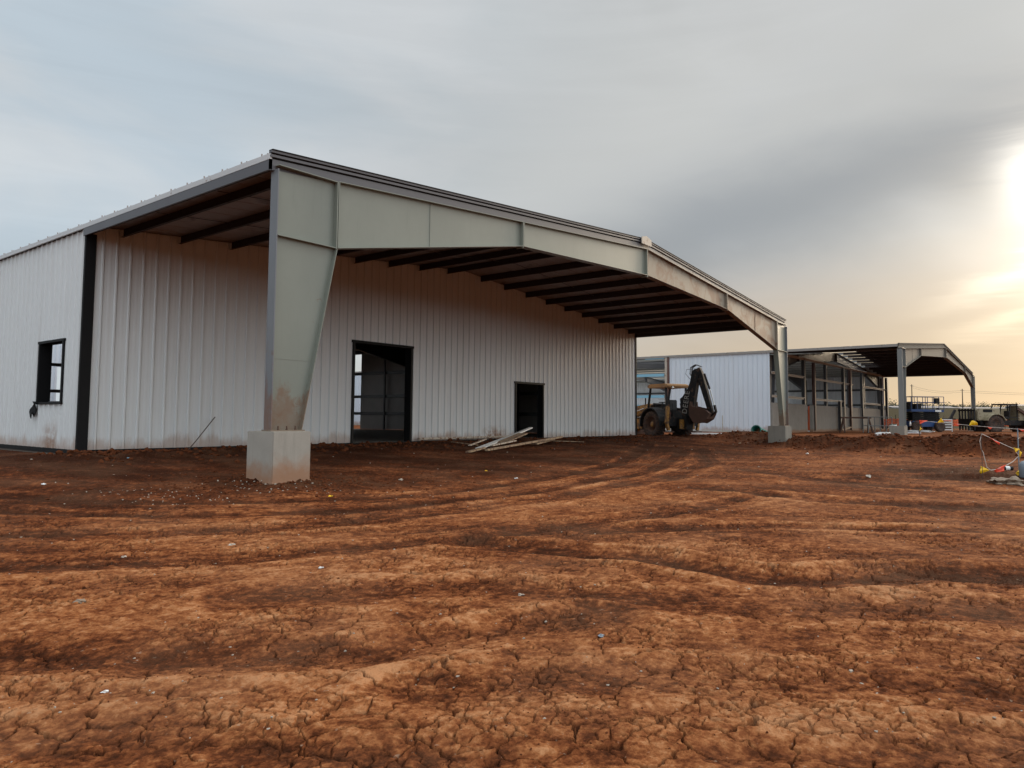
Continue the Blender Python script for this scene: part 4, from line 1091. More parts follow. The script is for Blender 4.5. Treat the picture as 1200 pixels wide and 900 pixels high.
pennant(st, proj_at(1164, 551, d0), proj_at(1179, 544.5, d0), .1, M['flag_o'], tip=proj_at(1168, 554, d0))
pennant(st, proj_at(1176, 553, d0), proj_at(1178, 545, d0), .1, M['flag_o'], tip=proj_at(1165, 553, d0))
def stake(px, pyt, depth, label, r=.012, mat='rebar'):
    t = proj_at(px, pyt, depth); z = zg(t.x, t.y)
    return thing_tube('marker_stake', [(t.x, t.y, z-.1), (t.x, t.y, t.z+.02)], r, M[mat], label, 'stake', 'marker stakes')
stake(1149.8, 508, d0, 'thin dark stake at the left end of the near pennant loop', .005)
stake(1192.5, 503, d0+.4, 'grey stake behind the upper yellow pennant near the right edge', .011, 'drum')
# farther string along the berm
d1 = 22.5
pts = [(1077, 494.5, 27), (1090, 494, 25.8), (1100, 495.5, 25), (1110, 496, 24.3), (1125, 497.5, 23.2), (1141, 499, 22.2), (1160, 500.5, 21.2), (1180, 502, 20.4), (1200, 503.5, 19.7), (1240, 506, 18.8)]
st2 = empty('pennant_string', proj_at(*pts[0]), 'far pennant cord stretched above the berm with yellow and orange flags', 'pennants', 'construction pennants')
m = MB(); m.tube([proj_at(*p) for p in pts], .009, 6); m.build('cord', M['cord'], st2)
def fl2(pa, pb, tip, dep, mt): pennant(st2, proj_at(pa[0], pa[1], dep), proj_at(pb[0], pb[1], dep), .1, M[mt], tip=proj_at(tip[0], tip[1], dep))
fl2((1077, 492.5), (1087, 492.8), (1078, 497), 26.4, 'flag_o'); fl2((1098, 495.3), (1106, 495.2), (1103, 489.8), 24.9, 'flag_y')
fl2((1117, 496.5), (1125, 497), (1122, 499.5), 23.4, 'flag_o'); fl2((1155, 500), (1163, 500.5), (1161, 503), 21.4, 'flag_o')
fl2((1192, 502.5), (1201, 503), (1199, 506), 19.9, 'flag_o'); fl2((1078, 500), (1080, 502), (1077.5, 505), 26.6, 'flag_y')
m = MB(); c_ = proj_at(1141, 497.5, 22.2)
vs = [proj_at(1141-5*math.cos(a), 498.5-5.5*math.sin(a)*(1-.15*math.cos(a*3)), 22.2+.12*math.sin(a*2)) for a in [i*math.pi/10 for i in range(11)]]
m.add([c_+Vector((0, 0, -.02))]+vs, [(0, i, i+1) for i in range(1, 11)], True); o = m.build('pennant', M['flag_y'], st2); md = o.modifiers.new('s', 'SOLIDIFY'); md.thickness = .01
t = proj_at(1077.5, 494, 26.9); thing_tube('marker_stake', [(t.x, t.y, zg(t.x, t.y)-.1), (t.x, t.y, t.z+.03)], .018, M['rebar'], 'dark stake holding the left end of the far pennant cord', 'stake', 'marker stakes')
t = proj_at(1212, 503, 19.4); thing_tube('marker_stake', [(t.x, t.y, zg(t.x, t.y)-.1), (t.x, t.y, t.z+.03)], .018, M['rebar'], 'stake past the right edge holding the far pennant cord', 'stake', 'marker stakes')
# grey drum, black-and-white roll at the right edge
c_ = proj_at(1204, 556, 14.3); z = zg(c_.x, c_.y)
dm = empty('drum', (c_.x, c_.y, z), 'blue grey plastic drum with rounded shoulder at the right edge', 'drum')
m = MB(); m.lathe([(.001, 0), (.12, 0), (.135, .03), (.135, .20), (.13, .27), (.10, .32), (.05, .34), (.001, .345)], (c_.x, c_.y, z), 'z', 26); m.build('body', M['drum'], dm)
m = MB(); m.lathe([(.03, .34), (.035, .37), (.001, .375)], (c_.x, c_.y, z), 'z', 14); m.build('cap', M['white'], dm)
x, y, z = on(1181, 552.5); p = Vector((x, y, z+.06)); q = p+Rd*.2
r_ = empty('tape_roll', p, 'black roll with white band lying beside the orange pennant', 'roll')
m = MB(); m.tube([p-Rd*.10, p+Rd*.10], .045, 12); m.build('sleeve', M['black'], r_)
m = MB(); m.tube([p-Rd*.06, p+Rd*.03], .048, 12); m.build('band', M['white'], r_)
x, y, z = on(1196, 558); m = MB(); m.lump((x, y, z+.05), .09, .07, .06, 31, 2, .3); tag(m.build('scrap', M['flag_y'], origin=(x, y, z)), 'crumpled yellow plastic at the foot of the grey drum', 'scrap')

# ---- things between the sheds
def standing(px, py, depth): x, y = gp(px, depth); return x, y, hz(x, y)
# green pipe
x, y = gp(885, 37); z = hz(x, y)+.32
g = empty('plastic_pipe', (x, y, z), 'dark green plastic pipe end poking out of the berm by the far footing', 'pipe')
m = MB(); a = Vector((x, y, z)); dv = (Rd*.55+Fd*.7+Vector((0, 0, -.22))).normalized(); 
def ring(mb, c, d, r0, r1, L_, n=20):
    d = d.normalized(); u = d.cross(Vector((0, 0, 1))).normalized(); w = d.cross(u)
    vs = []
    for (r, o) in ((r1, L_), (r0, L_), (r0, 0), (r1, 0), (r1, L_)): vs += [c+d*o+(u*math.cos(2*math.pi*k/n)+w*math.sin(2*math.pi*k/n))*r for k in range(n)]
    mb.add(vs, [(i*n+k, i*n+(k+1) % n, (i+1)*n+(k+1) % n, (i+1)*n+k) for i in range(4) for k in range(n)], True)
ring(m, a, dv, .20, .225, 1.3); m.build('barrel', M['green'], g)
m = MB(); ring(m, a-dv*.02, dv, .226, .25, .12); m.build('collar', M['green'], g)
x, y = gp(846, 38.5); thing_tube('marker_stake', [(x, y, hz(x, y)-.1), (x, y, 1.35)], .025, M['girt'], 'lone upright stake in front of the white side wall of the far shed', 'stake', 'marker stakes')
# board on ground behind backhoe, boards
for (px, dp, ln, lb) in ((826, 38, 1.9, 'white board lying on the ground right of the backhoe'), (781, 34.0, .0, '')):
    if not ln: continue
    x, y = gp(px, dp); z = hz(x, y)+.08; m = MB(); m.bar(Vector((x, y, z))-Rd*ln/2, Vector((x, y, z))+Rd*ln/2, .25, .08); tag(m.build('board', M['white'], origin=(x, y, z), bevel=.005), lb, 'board')
x, y = gp(786, 40); z = hz(x, y); m = MB(); m.bar(Vector((x, y, z+.3))-Rd*.5, Vector((x, y, z+.34))+Rd*.5, .5, .09); m.bar(Vector((x, y, z+.15))-Rd*.55, Vector((x, y, z+.17))+Rd*.5, .5, .09)
tag(m.build('foam_panels', M['white'], origin=(x, y, z), bevel=.01), 'stacked white panels seen under the backhoe', 'panels')
# sawhorse
def sawhorse(px, depth):
    x, y = gp(px, depth); z = hz(x, y); h = .95
    s = empty('sawhorse', (x, y, z), 'wooden sawhorse standing in front of the low rendered wall', 'sawhorse')
    dx = Rd.copy(); fw = Fd.copy(); fw.z = 0; o = Vector((x, y, z))
    m = MB(); m.bar(o+dx*-.95+Vector((0, 0, h)), o+dx*.95+Vector((0, 0, h)), .12, .10); m.build('beam', M['rust'], s)
    for sx in (-.8, .8):
        for sy in (-1, 1):
            m = MB(); m.bar(o+dx*(sx*1.12)+fw*(sy*.35), o+dx*sx+Vector((0, 0, h-.05)), .08, .08); m.build('leg', M['rust'], s)
sawhorse(1002, 47)
# metal trestle frame
x, y = gp(1030, 46.5); z = hz(x, y); o = Vector((x, y, z)); fw = Vector((Fd.x, Fd.y, 0))
s = empty('tube_frame', (x, y, z), 'low grey tubular frame rack standing before the low wall', 'rack')
for sy in (0, .7):
    m = MB()
    for sx in (-.75, .0, .75): m.tube([o+Rd*sx+fw*sy, o+Rd*sx+fw*sy+Vector((0, 0, 1.0))], .028, 6)
    for zz in (.45, 1.0): m.tube([o+Rd*-.75+fw*sy+Vector((0, 0, zz)), o+Rd*.75+fw*sy+Vector((0, 0, zz))], .028, 6)
    m.build('side_frame', M['steel2'], s)
m = MB()
for sx in (-.75, .75): m.tube([o+Rd*sx+Vector((0, 0, 1.0)), o+Rd*sx+fw*.7+Vector((0, 0, 1.0))], .028, 6)
m.build('cross_bar', M['steel2'], s)
# wrapped rolls and bag on the mound
x, y = gp(1031, 36.5); z = hz(x, y); 
m = MB(); m.tube([Vector((x, y, z+.12))-Rd*.30, Vector((x, y, z+.13))-Rd*.1, Vector((x, y, z+.15))+Rd*.05], [.09, .13, .11], 14); tag(m.build('wrapped_roll', M['sheet'], origin=(x, y, z)), 'crumpled plastic wrapped roll on the mound left of the far canopy footing', 'roll')
x, y = gp(1037, 37); z = hz(x, y); m = MB(); m.box(x-.2, x+.2, y-.16, y+.16, z+.02, z+.24, None); tag(m.build('white_carton', M['white'], origin=(x, y, z), bevel=.02), 'plain white carton on the mound beside the wrapped roll', 'box')
x, y = gp(1045, 46); z = hz(x, y)
bk = empty('bucket', (x, y, z), 'white plastic bucket behind the far canopy footing', 'bucket')
m = MB(); m.lathe([(.001, 0), (.17, 0), (.21, .46), (.19, .46), (.001, .44)], (x, y, z+.1), 'z', 18); m.build('tub', M['white'], bk)
m = MB(); m.lathe([(.001, .47), (.215, .47), (.215, .43), (.2, .43)], (x, y, z+.1), 'z', 18); m.build('lid', M['green'], bk)
z = .875; x, y = 38.45, -2.45
m = MB(); m.lathe([(.001, 0), (.045, 0), (.045, .16), (.018, .22), (.018, .26), (.001, .26)], (x, y, z), 'z', 12); tag(m.build('bottle', M['white'], origin=(x, y, z)), 'small pale bottle standing on the far canopy footing', 'bottle')
# orange lift behind the wall gap, timber on ground
s = empty('lift_mast', (48.7, 6.0, .4), 'orange lattice mast standing inside the gap in the low wall', 'mast')
for dx in (0, .8):
    for dy in (0, .5): m = MB(); m.box(48.3+dx, 48.42+dx, 5.8+dy, 5.9+dy, .4, 2.15); m.build('upright', M['orange'], s)
for k in range(5): m = MB(); m.box(48.42, 49.1, 5.82, 5.88, .6+k*.34, .72+k*.34); m.build('rung', M['orange'], s)
m = MB(); m.box(48.4, 49.1, 5.95, 6.25, .4, 1.0); m.build('base_box', M['orange'], s, bevel=.02)
for k, (a, c, lb) in enumerate((((50.5, 4.2, .45), (54.2, 4.5, .62), 'tan plank leaning on the foot of the low rendered wall'), ((60.0, 4.3, .45), (63, 4.2, .5), 'tan plank lying before the wall behind the sawhorse'))):
    m = MB(); m.bar(a, c, .2, .08); tag(m.build('plank', M['wood'], origin=a), lb, 'plank')
# steel rack with white rails right of the lift
x, y = gp(1108, 56); z = hz(x, y); o = Vector((x, y, z)); s = empty('steel_rack', (x, y, z), 'pale slatted steel rack right of the scissor lift', 'rack')
for sx in (-.38, .38): m = MB(); m.bar(o+Rd*sx, o+Rd*sx+Vector((0, 0, .95)), .06, .06); m.build('upright', M['white'], s)
m = MB()
for k in range(5): m.bar(o-Rd*.4+Vector((0, 0, .15+.19*k)), o+Rd*.4+Vector((0, 0, .15+.19*k)), .05, .07)
m.build('slats', M['white'], s)
# white sheets on the ground by the loader
for px, dp, w, lb in ((1177, 33, .8, 'white plastic sheet draped on the crest of the berm at right'), (1068, 50, .5, 'white crumpled bag at the left foot of the scissor lift'), (1082, 50, .55, 'white crumpled bag between the lift and the stake')):
    x, y = gp(px, dp); z = zg(x, y); m = MB(); m.lump((0, 0, 0), w, w*.5, .09, int(px), 3, .2)
    Mx = Matrix.Translation((x, y, z+.05)) @ Matrix.Rotation(-YAW, 4, 'Z'); m.v = [Mx @ v for v in m.v]
    tag(m.build('plastic_sheet', M['sheet'], origin=(x, y, z)), lb, 'plastic sheet')
# rails lying beside far footing
x, y = gp(1067, 42); z = hz(x, y); m = MB(); m.bar(Vector((x, y, z+.12))-Rd*.35, Vector((x, y, z+.12))+Rd*.5, .06, .05); tag(m.build('steel_rail', M['whitetrim'], origin=(x, y, z)), 'short pale rail lying right of the far canopy footing', 'rail')
# orange barrier mesh with posts
f = empty('barrier_fence', (*gp(1085, 70), .4), 'orange plastic mesh barrier fence beyond the far canopy', 'fence')
m = MB(); fp = [gp(a, b_) for a, b_ in ((1000, 66), (1060, 69), (1115, 74), (1160, 77), (1200, 78), (1300, 80))]
pm = MB()
for (a, c) in zip(fp[:-1], fp[1:]):
    n = 10
    for i in range(n):
        x0_, y0_ = a[0]+(c[0]-a[0])*i/n, a[1]+(c[1]-a[1])*i/n; x1_, y1_ = a[0]+(c[0]-a[0])*(i+1)/n, a[1]+(c[1]-a[1])*(i+1)/n
        z0_, z1_ = hz(x0_, y0_), hz(x1_, y1_); sg = .04*math.sin(i*2.1)
        for (lo, hi) in ((.32, .52), (.56, .76), (.8, 1.0)):
            m.add([(x0_, y0_, z0_+lo+sg), (x1_, y1_, z1_+lo-sg), (x1_, y1_, z1_+hi-sg), (x0_, y0_, z0_+hi+sg)], [(0, 1, 2, 3)])
        for k in range(5):
            t_ = k/5; xx = x0_+(x1_-x0_)*t_; yy = y0_+(y1_-y0_)*t_; zz = z0_+(z1_-z0_)*t_; m.box(xx-.02, xx+.02, yy-.01, yy+.01, zz+.32, zz+1.0)
        if i % 2 == 0: pm.tube([(x0_, y0_, z0_), (x0_, y0_, z0_+1.35)], .03, 5)
m.build('mesh_netting', M['orange'], f); pm.build('posts', M['rebar'], f)
# excavator-like dark parts behind: a parked trailer drawbar frame
x, y = gp(1100, 72); z = hz(x, y); s = empty('flatbed_trailer', (x, y, z), 'dark flatbed trailer standing behind the scissor lift', 'trailer'); o = Vector((x, y, z))
m = MB(); m.bar(o-Rd*1.6+Vector((0, 0, 1.0)), o+Rd*1.0+Vector((0, 0, 1.0)), 1.8, .12); m.bar(o+Rd*1.0+Vector((0, 0, 1.0)), o+Rd*1.5+Vector((0, 0, 1.9)), .2, .2); m.bar(o-Rd*.2+Vector((0, 0, 1.0)), o-Rd*.2+Vector((0, 0, 2.1)), .2, .2); m.build('bed', M['mblack'], s)
for k in (-.9, .2):
    m = MB(); cc = o+Rd*k-Fd*.8; m.tube([cc+Vector((0, 0, .42))-fw*.12, cc+Vector((0, 0, .42))+fw*.12], .42, 18); m.build('wheel', M['rubber'], s)

# ---- inside the near shed, seen through door and window
def container(x, y, l, w, h, mat, label, rz=0):
    z = hz(x, y); b = empty('storage_container', (x, y, z), label, 'container')
    m = MB(); n = 24
    pts = []
    for i in range(n+1):
        u = x+l*i/n; pts.append((u, .0 if i % 2 else .05))
    for (u0, o0), (u1, o1) in zip(pts[:-1], pts[1:]):
        m.add([(u0, y+o0, z+.1), (u1, y+o1, z+.1), (u1, y+o1, z+h-.1), (u0, y+o0, z+h-.1)], [(0, 1, 2, 3)])
    m.box(x, x+l, y+.06, y+w, z+.05, z+h); m.box(x, x+l, y-.02, y+.05, z, z+.12); m.box(x, x+l, y-.02, y+.05, z+h-.12, z+h)
    m.build('body', mat, b)
    m = MB()
    for k in (.25, .75): m.box(x-.03, x, y+w*k-.02, y+w*k+.02, z+.1, z+h-.1)
    m.build('lock_bar', M['steel2'], b)
container(13.2, 42, 6, 2.4, 2.42, M['red'], 'red storage container behind the near shed seen through the side window')
container(6.0, 43, 5, 2.4, 2.5, M['dgreen'], 'dark green storage container behind the near shed seen through the side window')
container(12.2, 39, 6, 2.2, 2.12, M['white'], 'low white site container in front of the red one behind the near shed')
# guard-railed work platform inside the doorway
s = empty('work_platform', (12, 15, .325), 'dark railed work platform inside the large doorway', 'platform')
m = MB(); m.box(11, 13, 14.2, 15.6, .8, .95)
m.build('deck', M['mblack'], s)
m = MB()
for px_ in (11, 12, 13):
    for py_ in (14.2, 15.6): m.tube([(px_, py_, .9), (px_, py_, 2.0)], .025, 6)
for zz in (1.5, 2.0): m.tube([(11, 14.2, zz), (13, 14.2, zz), (13, 15.6, zz), (11, 15.6, zz), (11, 14.2, zz)], .025, 6)
m.build('guard_rail', M['mblack'], s)
m = MB(); m.box(11.2, 12.8, 14.4, 15.4, .33, .8); m.build('base', M['blue'], s, bevel=.03)

# ---- far buildings, trees and poles
x, y = gp(1120, 360)
def far_long(px, dp, ln, h, label, mat):
    x, y = gp(px, dp); z = hz(x, y)-.3; o = Vector((x, y, z)); b = empty('long_shed', (x, y, z), label, 'building', 'long low sheds on the rise')
    m = MB(); m.bar(o-Rd*ln/2+Vector((0, 0, h*.4)), o+Rd*ln/2+Vector((0, 0, h*.4)), 12, h*.8); m.build('wall', mat, b)
    fw_ = Vector((Fd.x, Fd.y, 0)).normalized()
    m = MB(); vs = []
    for e in (-ln/2-.5, ln/2+.5):
        vs += [o+Rd*e-fw_*6.5+Vector((0, 0, h*.8)), o+Rd*e+fw_*6.5+Vector((0, 0, h*.8)), o+Rd*e+Vector((0, 0, h*1.15))]
    m.add(vs, [(0, 2, 1), (3, 4, 5), (0, 3, 5, 2), (1, 2, 5, 4), (0, 1, 4, 3)]); m.build('roof', M['roof'], b)
far_long(1075, 400, 34, 2.6, 'leftmost long pale shed on the rise behind the lift', M['farwall'])
far_long(1150, 405, 30, 2.4, 'long pale shed on the rise left of the loader cab', M['farwall'])
far_long(1215, 380, 26, 3.4, 'long pale shed on the rise at the right edge', M['farwall'])
def tree(px, dp, h, w, seed, label, mat):
    h *= .8; w *= 1.5
    x, y = gp(px, dp); z = hz(x, y)-.2; b = empty('tree', (x, y, z), label, 'tree', 'trees along the far rise')
    rr = random.Random(seed)
    m = MB(); m.tube([(x, y, z), (x+.1, y, z+h*.35), (x+.2, y+.1, z+h*.6)], [.28, .2, .08], 7)
    for k in range(4):
        a = rr.uniform(0, 6.3); m.tube([(x+.1, y, z+h*.35), (x+math.cos(a)*w*.5, y+math.sin(a)*w*.5, z+h*.7)], [.12, .04], 5)
    m.build('trunk', M['bark'], b)
    m = MB(); cl = [(rr.gauss(0, w*.38), rr.gauss(0, w*.38), h*rr.uniform(.2, .8), rr.uniform(.3, .55)*w*.8) for _ in range(13)]
    for (cx, cy, cz, cr) in cl:
        for k in range(60):
            d = Vector((rr.gauss(0, 1), rr.gauss(0, 1), rr.gauss(0, .8))).normalized()*cr*rr.uniform(.5, 1.05)
            p = Vector((x+cx, y+cy, z+cz))+d; u = Vector((rr.gauss(0, 1), rr.gauss(0, 1), rr.gauss(0, 1))).normalized(); v = u.cross(d.normalized()+Vector((.01, 0, 0))).normalized(); s_ = rr.uniform(.18, .42)
            m.add([p-u*s_, p+v*s_*.7, p+u*s_, p-v*s_*.7], [(0, 1, 2, 3)])
    m.build('crown', mat, b)
for i, (px, dp, h, w, kind) in enumerate(((1046, 420, 7.5, 5, 0), (1052, 430, 5, 4, 1), (1062, 425, 5.5, 5, 0), (1071, 430, 5, 5, 1), (1080, 420, 6.5, 5, 0), (1089, 430, 5.5, 5, 0), (1106, 425, 6.5, 5, 0), (1113, 430, 5, 4, 1), (1119, 420, 5.5, 3, 0), (1133, 425, 6, 5, 1), (1143, 430, 6.5, 5, 0), (1157, 430, 5.5, 5, 1), (1175, 425, 6.5, 6, 0), (1190, 430, 5, 5, 1), (1204, 425, 6, 5, 0))):
    nm = ['spreading dark green tree', 'small olive tree'][kind]
    where = ['at the left end of the rise', 'behind the left shed corner', 'left of the lift rails', 'behind the lift platform', 'above the middle of the lift', 'above the right end of the lift', 'first right of the lift', 'second right of the lift', 'midway between lift and far column', 'just left of the far canopy column', 'just right of the far canopy column', 'above the loader hood', 'above the loader cab', 'above the loader body', 'at the right edge'][i]
    tree(px, dp, h, w, 40+i, nm+' on the horizon '+where, M['leaf'] if kind == 0 else M['leaf2'])
def pole(px, dp, h, label):
    x, y = gp(px, dp); z = hz(x, y); b = empty('utility_pole', (x, y, z), label, 'pole', 'utility poles')
    m = MB(); m.tube([(x, y, z-.5), (x, y, z+h)], [.22, .14], 8); m.build('shaft', M['bark'], b)
    m = MB(); c_ = Vector((x, y, z+h-.6)); m.bar(c_-Fd*1.1, c_+Fd*1.1, .14, .14); m.build('crossarm', M['bark'], b)
    m = MB()
    for k in (-1, 0, 1): m.lathe([(.001, 0), (.07, .02), (.05, .16), (.001, .2)], tuple(c_+Fd*k+Vector((0, 0, .07))), 'z', 8)
    m.build('insulator', M['white'], b)
    return c_
pa = pole(1068, 290, 9.5, 'bare pole on the horizon above the scissor lift'); pb = pole(1127, 300, 8.0, 'bare pole on the horizon left of the far canopy column'); pc = pole(1330, 300, 8.0, 'bare pole beyond the right edge of the view')
m = MB()
for dz in (0, -.7):
    for u, v in ((pa, pb), (pb, pc)): m.tube([u.lerp(v, t_/8)+Vector((0, 0, dz-1.2*math.sin(math.pi*t_/8))) for t_ in range(9)], .03, 4)
tag(m.build('power_line', M['mblack'], origin=pa), 'thin power lines strung between the horizon poles', 'wire')

# ================================================================== SKY, SUN, CAMERA
SUN_AZ, SUN_EL = R(96), R(12)       # azimuth from +y towards +x
sdir = Vector((math.sin(SUN_AZ)*math.cos(SUN_EL), math.cos(SUN_AZ)*math.cos(SUN_EL), math.sin(SUN_EL)))
def pdir(px, py):
    R2 = Rd*math.cos(ROL)+Ud*math.sin(ROL); U2 = Ud*math.cos(ROL)-Rd*math.sin(ROL)
    return (Fd+R2*((px-600)/FPX)-U2*((py-433.88)/FPX)).normalized()
def world():
    w = bpy.data.worlds.new('World'); sc.world = w; w.use_nodes = True; nt = w.node_tree; nt.nodes.clear()
    out = nt.nodes.new('ShaderNodeOutputWorld'); add = nt.nodes.new('ShaderNodeMixShader'); add.inputs[0].default_value = .90   # the clouds cover nine tenths of the clear sky
    b1 = nt.nodes.new('ShaderNodeBackground'); b2 = nt.nodes.new('ShaderNodeBackground')
    sky = nt.nodes.new('ShaderNodeTexSky'); sky.sky_type = 'NISHITA'; sky.sun_disc = False; sky.sun_elevation = SUN_EL; sky.sun_rotation = SUN_AZ
    sky.air_density = 1.0; sky.dust_density = .4
    nt.links.new(sky.outputs[0], b1.inputs[0]); b1.inputs[1].default_value = .10
    tc = nt.nodes.new('ShaderNodeTexCoord'); V = tc.outputs['Generated']
    def dot(v, vec=V):
        n = nt.nodes.new('ShaderNodeVectorMath'); n.operation = 'DOT_PRODUCT'; nt.links.new(vec, n.inputs[0]); n.inputs[1].default_value = tuple(v); return n.outputs['Value']
    sx = nt.nodes.new('ShaderNodeSeparateXYZ'); nt.links.new(V, sx.inputs[0]); X, Y, Z = sx.outputs
    # cloud-plane coordinates, stretched into long streaks
    zz = mth(nt, 'ADD', mth(nt, 'MAXIMUM', Z, 0), .16)
    cmb = nt.nodes.new('ShaderNodeCombineXYZ'); nt.links.new(mth(nt, 'DIVIDE', X, zz), cmb.inputs[0]); nt.links.new(mth(nt, 'DIVIDE', Y, zz), cmb.inputs[1])
    st = mapv(nt, mapv(nt, cmb.outputs[0], rot=(0, 0, R(18))), (.28, 1.0, 1), (4.1, 2.3, 0))
    n1 = noise(nt, st, .9, 3, .5, .6); n2 = noise(nt, mapv(nt, V, (3, 3, 7), (1, 5, 2), (0, R(20), R(30))), 1.1, 5, .5, .4)
    # base: blue grey on the left, paler towards the sun, warm near the sun and horizon
    ds = dot(sdir)
    wv = ss(nt, ds, .35, .95)
    base = mixc(nt, wv, (.52, .60, .665), (.63, .63, .61))
    base = mixc(nt, mth(nt, 'MULTIPLY', ss(nt, n2, .38, .66), .6), base, (.70, .71, .715))
    # streak texture
    k = mth(nt, 'MULTIPLY_ADD', ss(nt, n1, .30, .70), .20, .90)
    n4 = noise(nt, mapv(nt, V, (2.2, 2.2, 22), (3, 1, 2), (R(-14), R(10), 0)), 1.3, 6, .6, .5)   # fine level streaks
    k = mth(nt, 'MULTIPLY', k, mth(nt, 'MULTIPLY_ADD', ss(nt, n4, .32, .68), .05, .975))
    mulc = nt.nodes.new('ShaderNodeVectorMath'); mulc.operation = 'SCALE'; nt.links.new(base, mulc.inputs[0]); nt.links.new(k, mulc.inputs['Scale']); base = mulc.outputs[0]
    # warm horizon towards the sun
    hor = mth(nt, 'SUBTRACT', 1, ss(nt, Z, .03, .26)); sunside = ss(nt, ds, .60, .97)
    base = mixc(nt, mth(nt, 'MULTIPLY', mth(nt, 'MULTIPLY', hor, sunside), .92), base, (.50, .295, .13))
    hor2 = mth(nt, 'SUBTRACT', 1, ss(nt, Z, .02, .24))
    base = mixc(nt, mth(nt, 'MULTIPLY', mth(nt, 'MULTIPLY', hor2, ss(nt, ds, .2, .9)), .55), base, (.62, .54, .44))
    # the long dark cloud bank
    a, c = pdir(640, 330), pdir(1200, 118); nrm = a.cross(c).normalized(); mid = pdir(1020, 205)
    off = mth(nt, 'ADD', dot(nrm), mth(nt, 'MULTIPLY_ADD', n2, .12, -.06))
    off = mth(nt, 'ADD', off, mth(nt, 'MULTIPLY_ADD', n1, .08, -.04))
    band = mth(nt, 'POWER', 2.718, mth(nt, 'MULTIPLY', mth(nt, 'POWER', mth(nt, 'ABSOLUTE', mth(nt, 'DIVIDE', off, .085)), 2.0), -1))
    band = mth(nt, 'MULTIPLY', band, ss(nt, dot(mid), .80, .97))
    base = mixc(nt, mth(nt, 'MULTIPLY', band, .80), base, (.25, .27, .295))
    # light streak above it
    a, c = pdir(700, 190), pdir(1100, 20); nrm2 = a.cross(c).normalized()
    off2 = mth(nt, 'ADD', dot(nrm2), mth(nt, 'MULTIPLY_ADD', n2, .14, -.07))
    band2 = mth(nt, 'POWER', 2.718, mth(nt, 'MULTIPLY', mth(nt, 'POWER', mth(nt, 'ABSOLUTE', mth(nt, 'DIVIDE', off2, .10)), 2.0), -1))
    band2 = mth(nt, 'MULTIPLY', band2, ss(nt, dot(pdir(950, 100)), .80, .98))
    base = mixc(nt, mth(nt, 'MULTIPLY', band2, .5), base, (.64, .64, .615))
    # glowing veil around the hidden sun
    def glow(px, py, wd, ht, tilt, amt, col, base):
        c = pdir(px, py); u = c.cross(Vector((0, 0, 1))).normalized(); v = u.cross(c)
        uu = u*math.cos(tilt)+v*math.sin(tilt); vv = v*math.cos(tilt)-u*math.sin(tilt)
        a_ = mth(nt, 'DIVIDE', dot(uu), wd); b_ = mth(nt, 'DIVIDE', mth(nt, 'ADD', dot(vv), mth(nt, 'MULTIPLY_ADD', n4, .09, -.045)), ht)
        e = mth(nt, 'POWER', 2.718, mth(nt, 'MULTIPLY', mth(nt, 'ADD', mth(nt, 'MULTIPLY', a_, a_), mth(nt, 'MULTIPLY', b_, b_)), -1))
        e = mth(nt, 'MULTIPLY', e, mth(nt, 'GREATER_THAN', dot(c), 0))
        s_ = nt.nodes.new('ShaderNodeVectorMath'); s_.operation = 'SCALE'; s_.inputs[0].default_value = col; nt.links.new(mth(nt, 'MULTIPLY', e, amt), s_.inputs['Scale'])
        ad = nt.nodes.new('ShaderNodeVectorMath'); ad.operation = 'ADD'; nt.links.new(base, ad.inputs[0]); nt.links.new(s_.outputs[0], ad.inputs[1]); return ad.outputs[0]
    base = glow(1220, 212, .034, .050, .3, .75, (1, .94, .84), base)
    base = glow(1230, 300, .15, .10, .3, .14, (1, .74, .36), base)
    base = glow(1205, 314, .075, .013, .35, .42, (1, .90, .70), base)
    base = glow(1205, 374, .075, .011, .30, .28, (1, .84, .58), base)
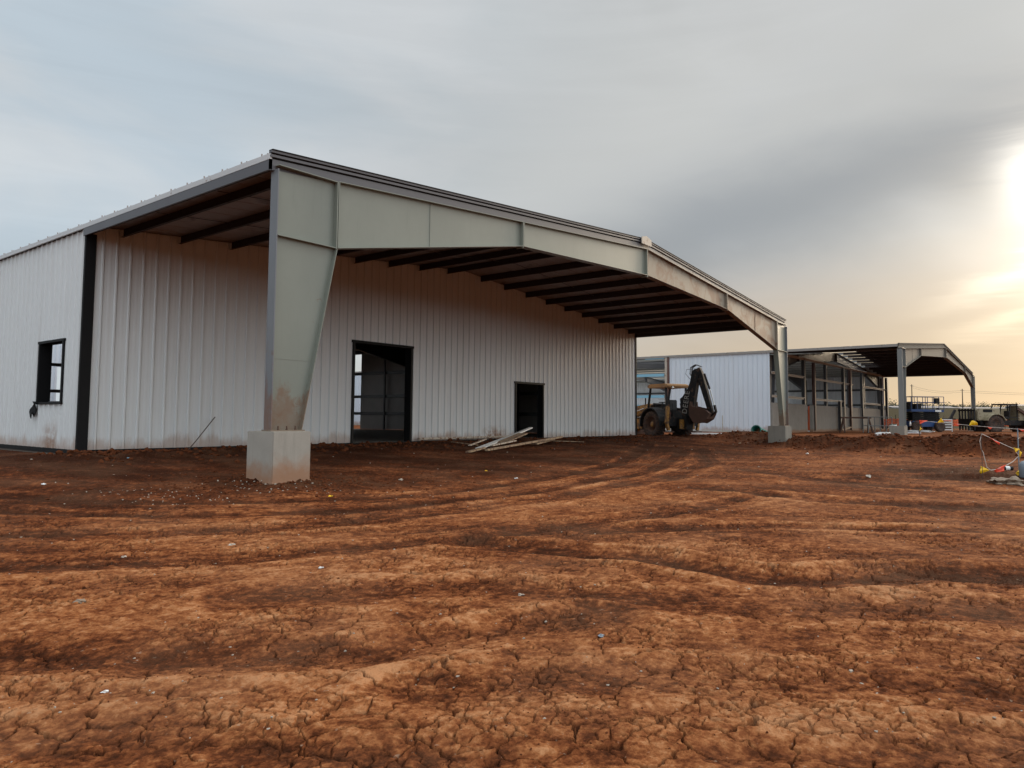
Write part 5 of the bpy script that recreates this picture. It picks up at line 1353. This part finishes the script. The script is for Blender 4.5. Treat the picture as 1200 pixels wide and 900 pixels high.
    base = glow(1400, 225, .11, .12, 0, .55, (1, .84, .62), base)
    base = glow(1950, 215, .30, .15, 0, 1.3, (1, .82, .58), base)
    # bright overcast overhead and behind the photographer
    zen = ss(nt, Z, .52, .9); fwd = dot((math.sin(.2), math.cos(.2), 0)); back = mth(nt, 'SUBTRACT', 1, ss(nt, fwd, -.55, .35))
    gain = mth(nt, 'ADD', 1, mth(nt, 'ADD', mth(nt, 'MULTIPLY', zen, 1.5), mth(nt, 'MULTIPLY', back, 1.05)))
    s_ = nt.nodes.new('ShaderNodeVectorMath'); s_.operation = 'SCALE'; nt.links.new(base, s_.inputs[0]); nt.links.new(gain, s_.inputs['Scale'])
    nt.links.new(s_.outputs[0], b2.inputs[0]); b2.inputs[1].default_value = 1.0
    nt.links.new(b1.outputs[0], add.inputs[1]); nt.links.new(b2.outputs[0], add.inputs[2]); nt.links.new(add.outputs[0], out.inputs[0])
world()
L = bpy.data.lights.new('sun', 'SUN'); L.energy = 1.5; L.angle = R(14); L.color = (1, .80, .58)
lo = bpy.data.objects.new('sun', L); C.objects.link(lo); lo.rotation_euler = (-sdir).to_track_quat('-Z', 'Y').to_euler(); lo.location = (30, 0, 30)
cam = bpy.data.cameras.new('camera'); co = bpy.data.objects.new('camera', cam); C.objects.link(co)
R2 = Rd*math.cos(ROL)+Ud*math.sin(ROL); U2 = Ud*math.cos(ROL)-Rd*math.sin(ROL)
mw = Matrix((( R2.x, U2.x, -Fd.x), (R2.y, U2.y, -Fd.y), (R2.z, U2.z, -Fd.z))).to_4x4(); mw.translation = CAM
co.matrix_world = mw
cam.sensor_width = 36; cam.sensor_fit = 'HORIZONTAL'; cam.lens = FPX/1200*36; cam.shift_y = -(450-433.88)/1200; cam.clip_end = 6000; cam.clip_start = .05
sc.camera = co
sc.render.engine = 'CYCLES'
sc.view_settings.view_transform = 'Standard'; sc.view_settings.look = 'None'; sc.view_settings.exposure = 0; sc.view_settings.gamma = 1
sc.render.resolution_x = 1024; sc.render.resolution_y = 768
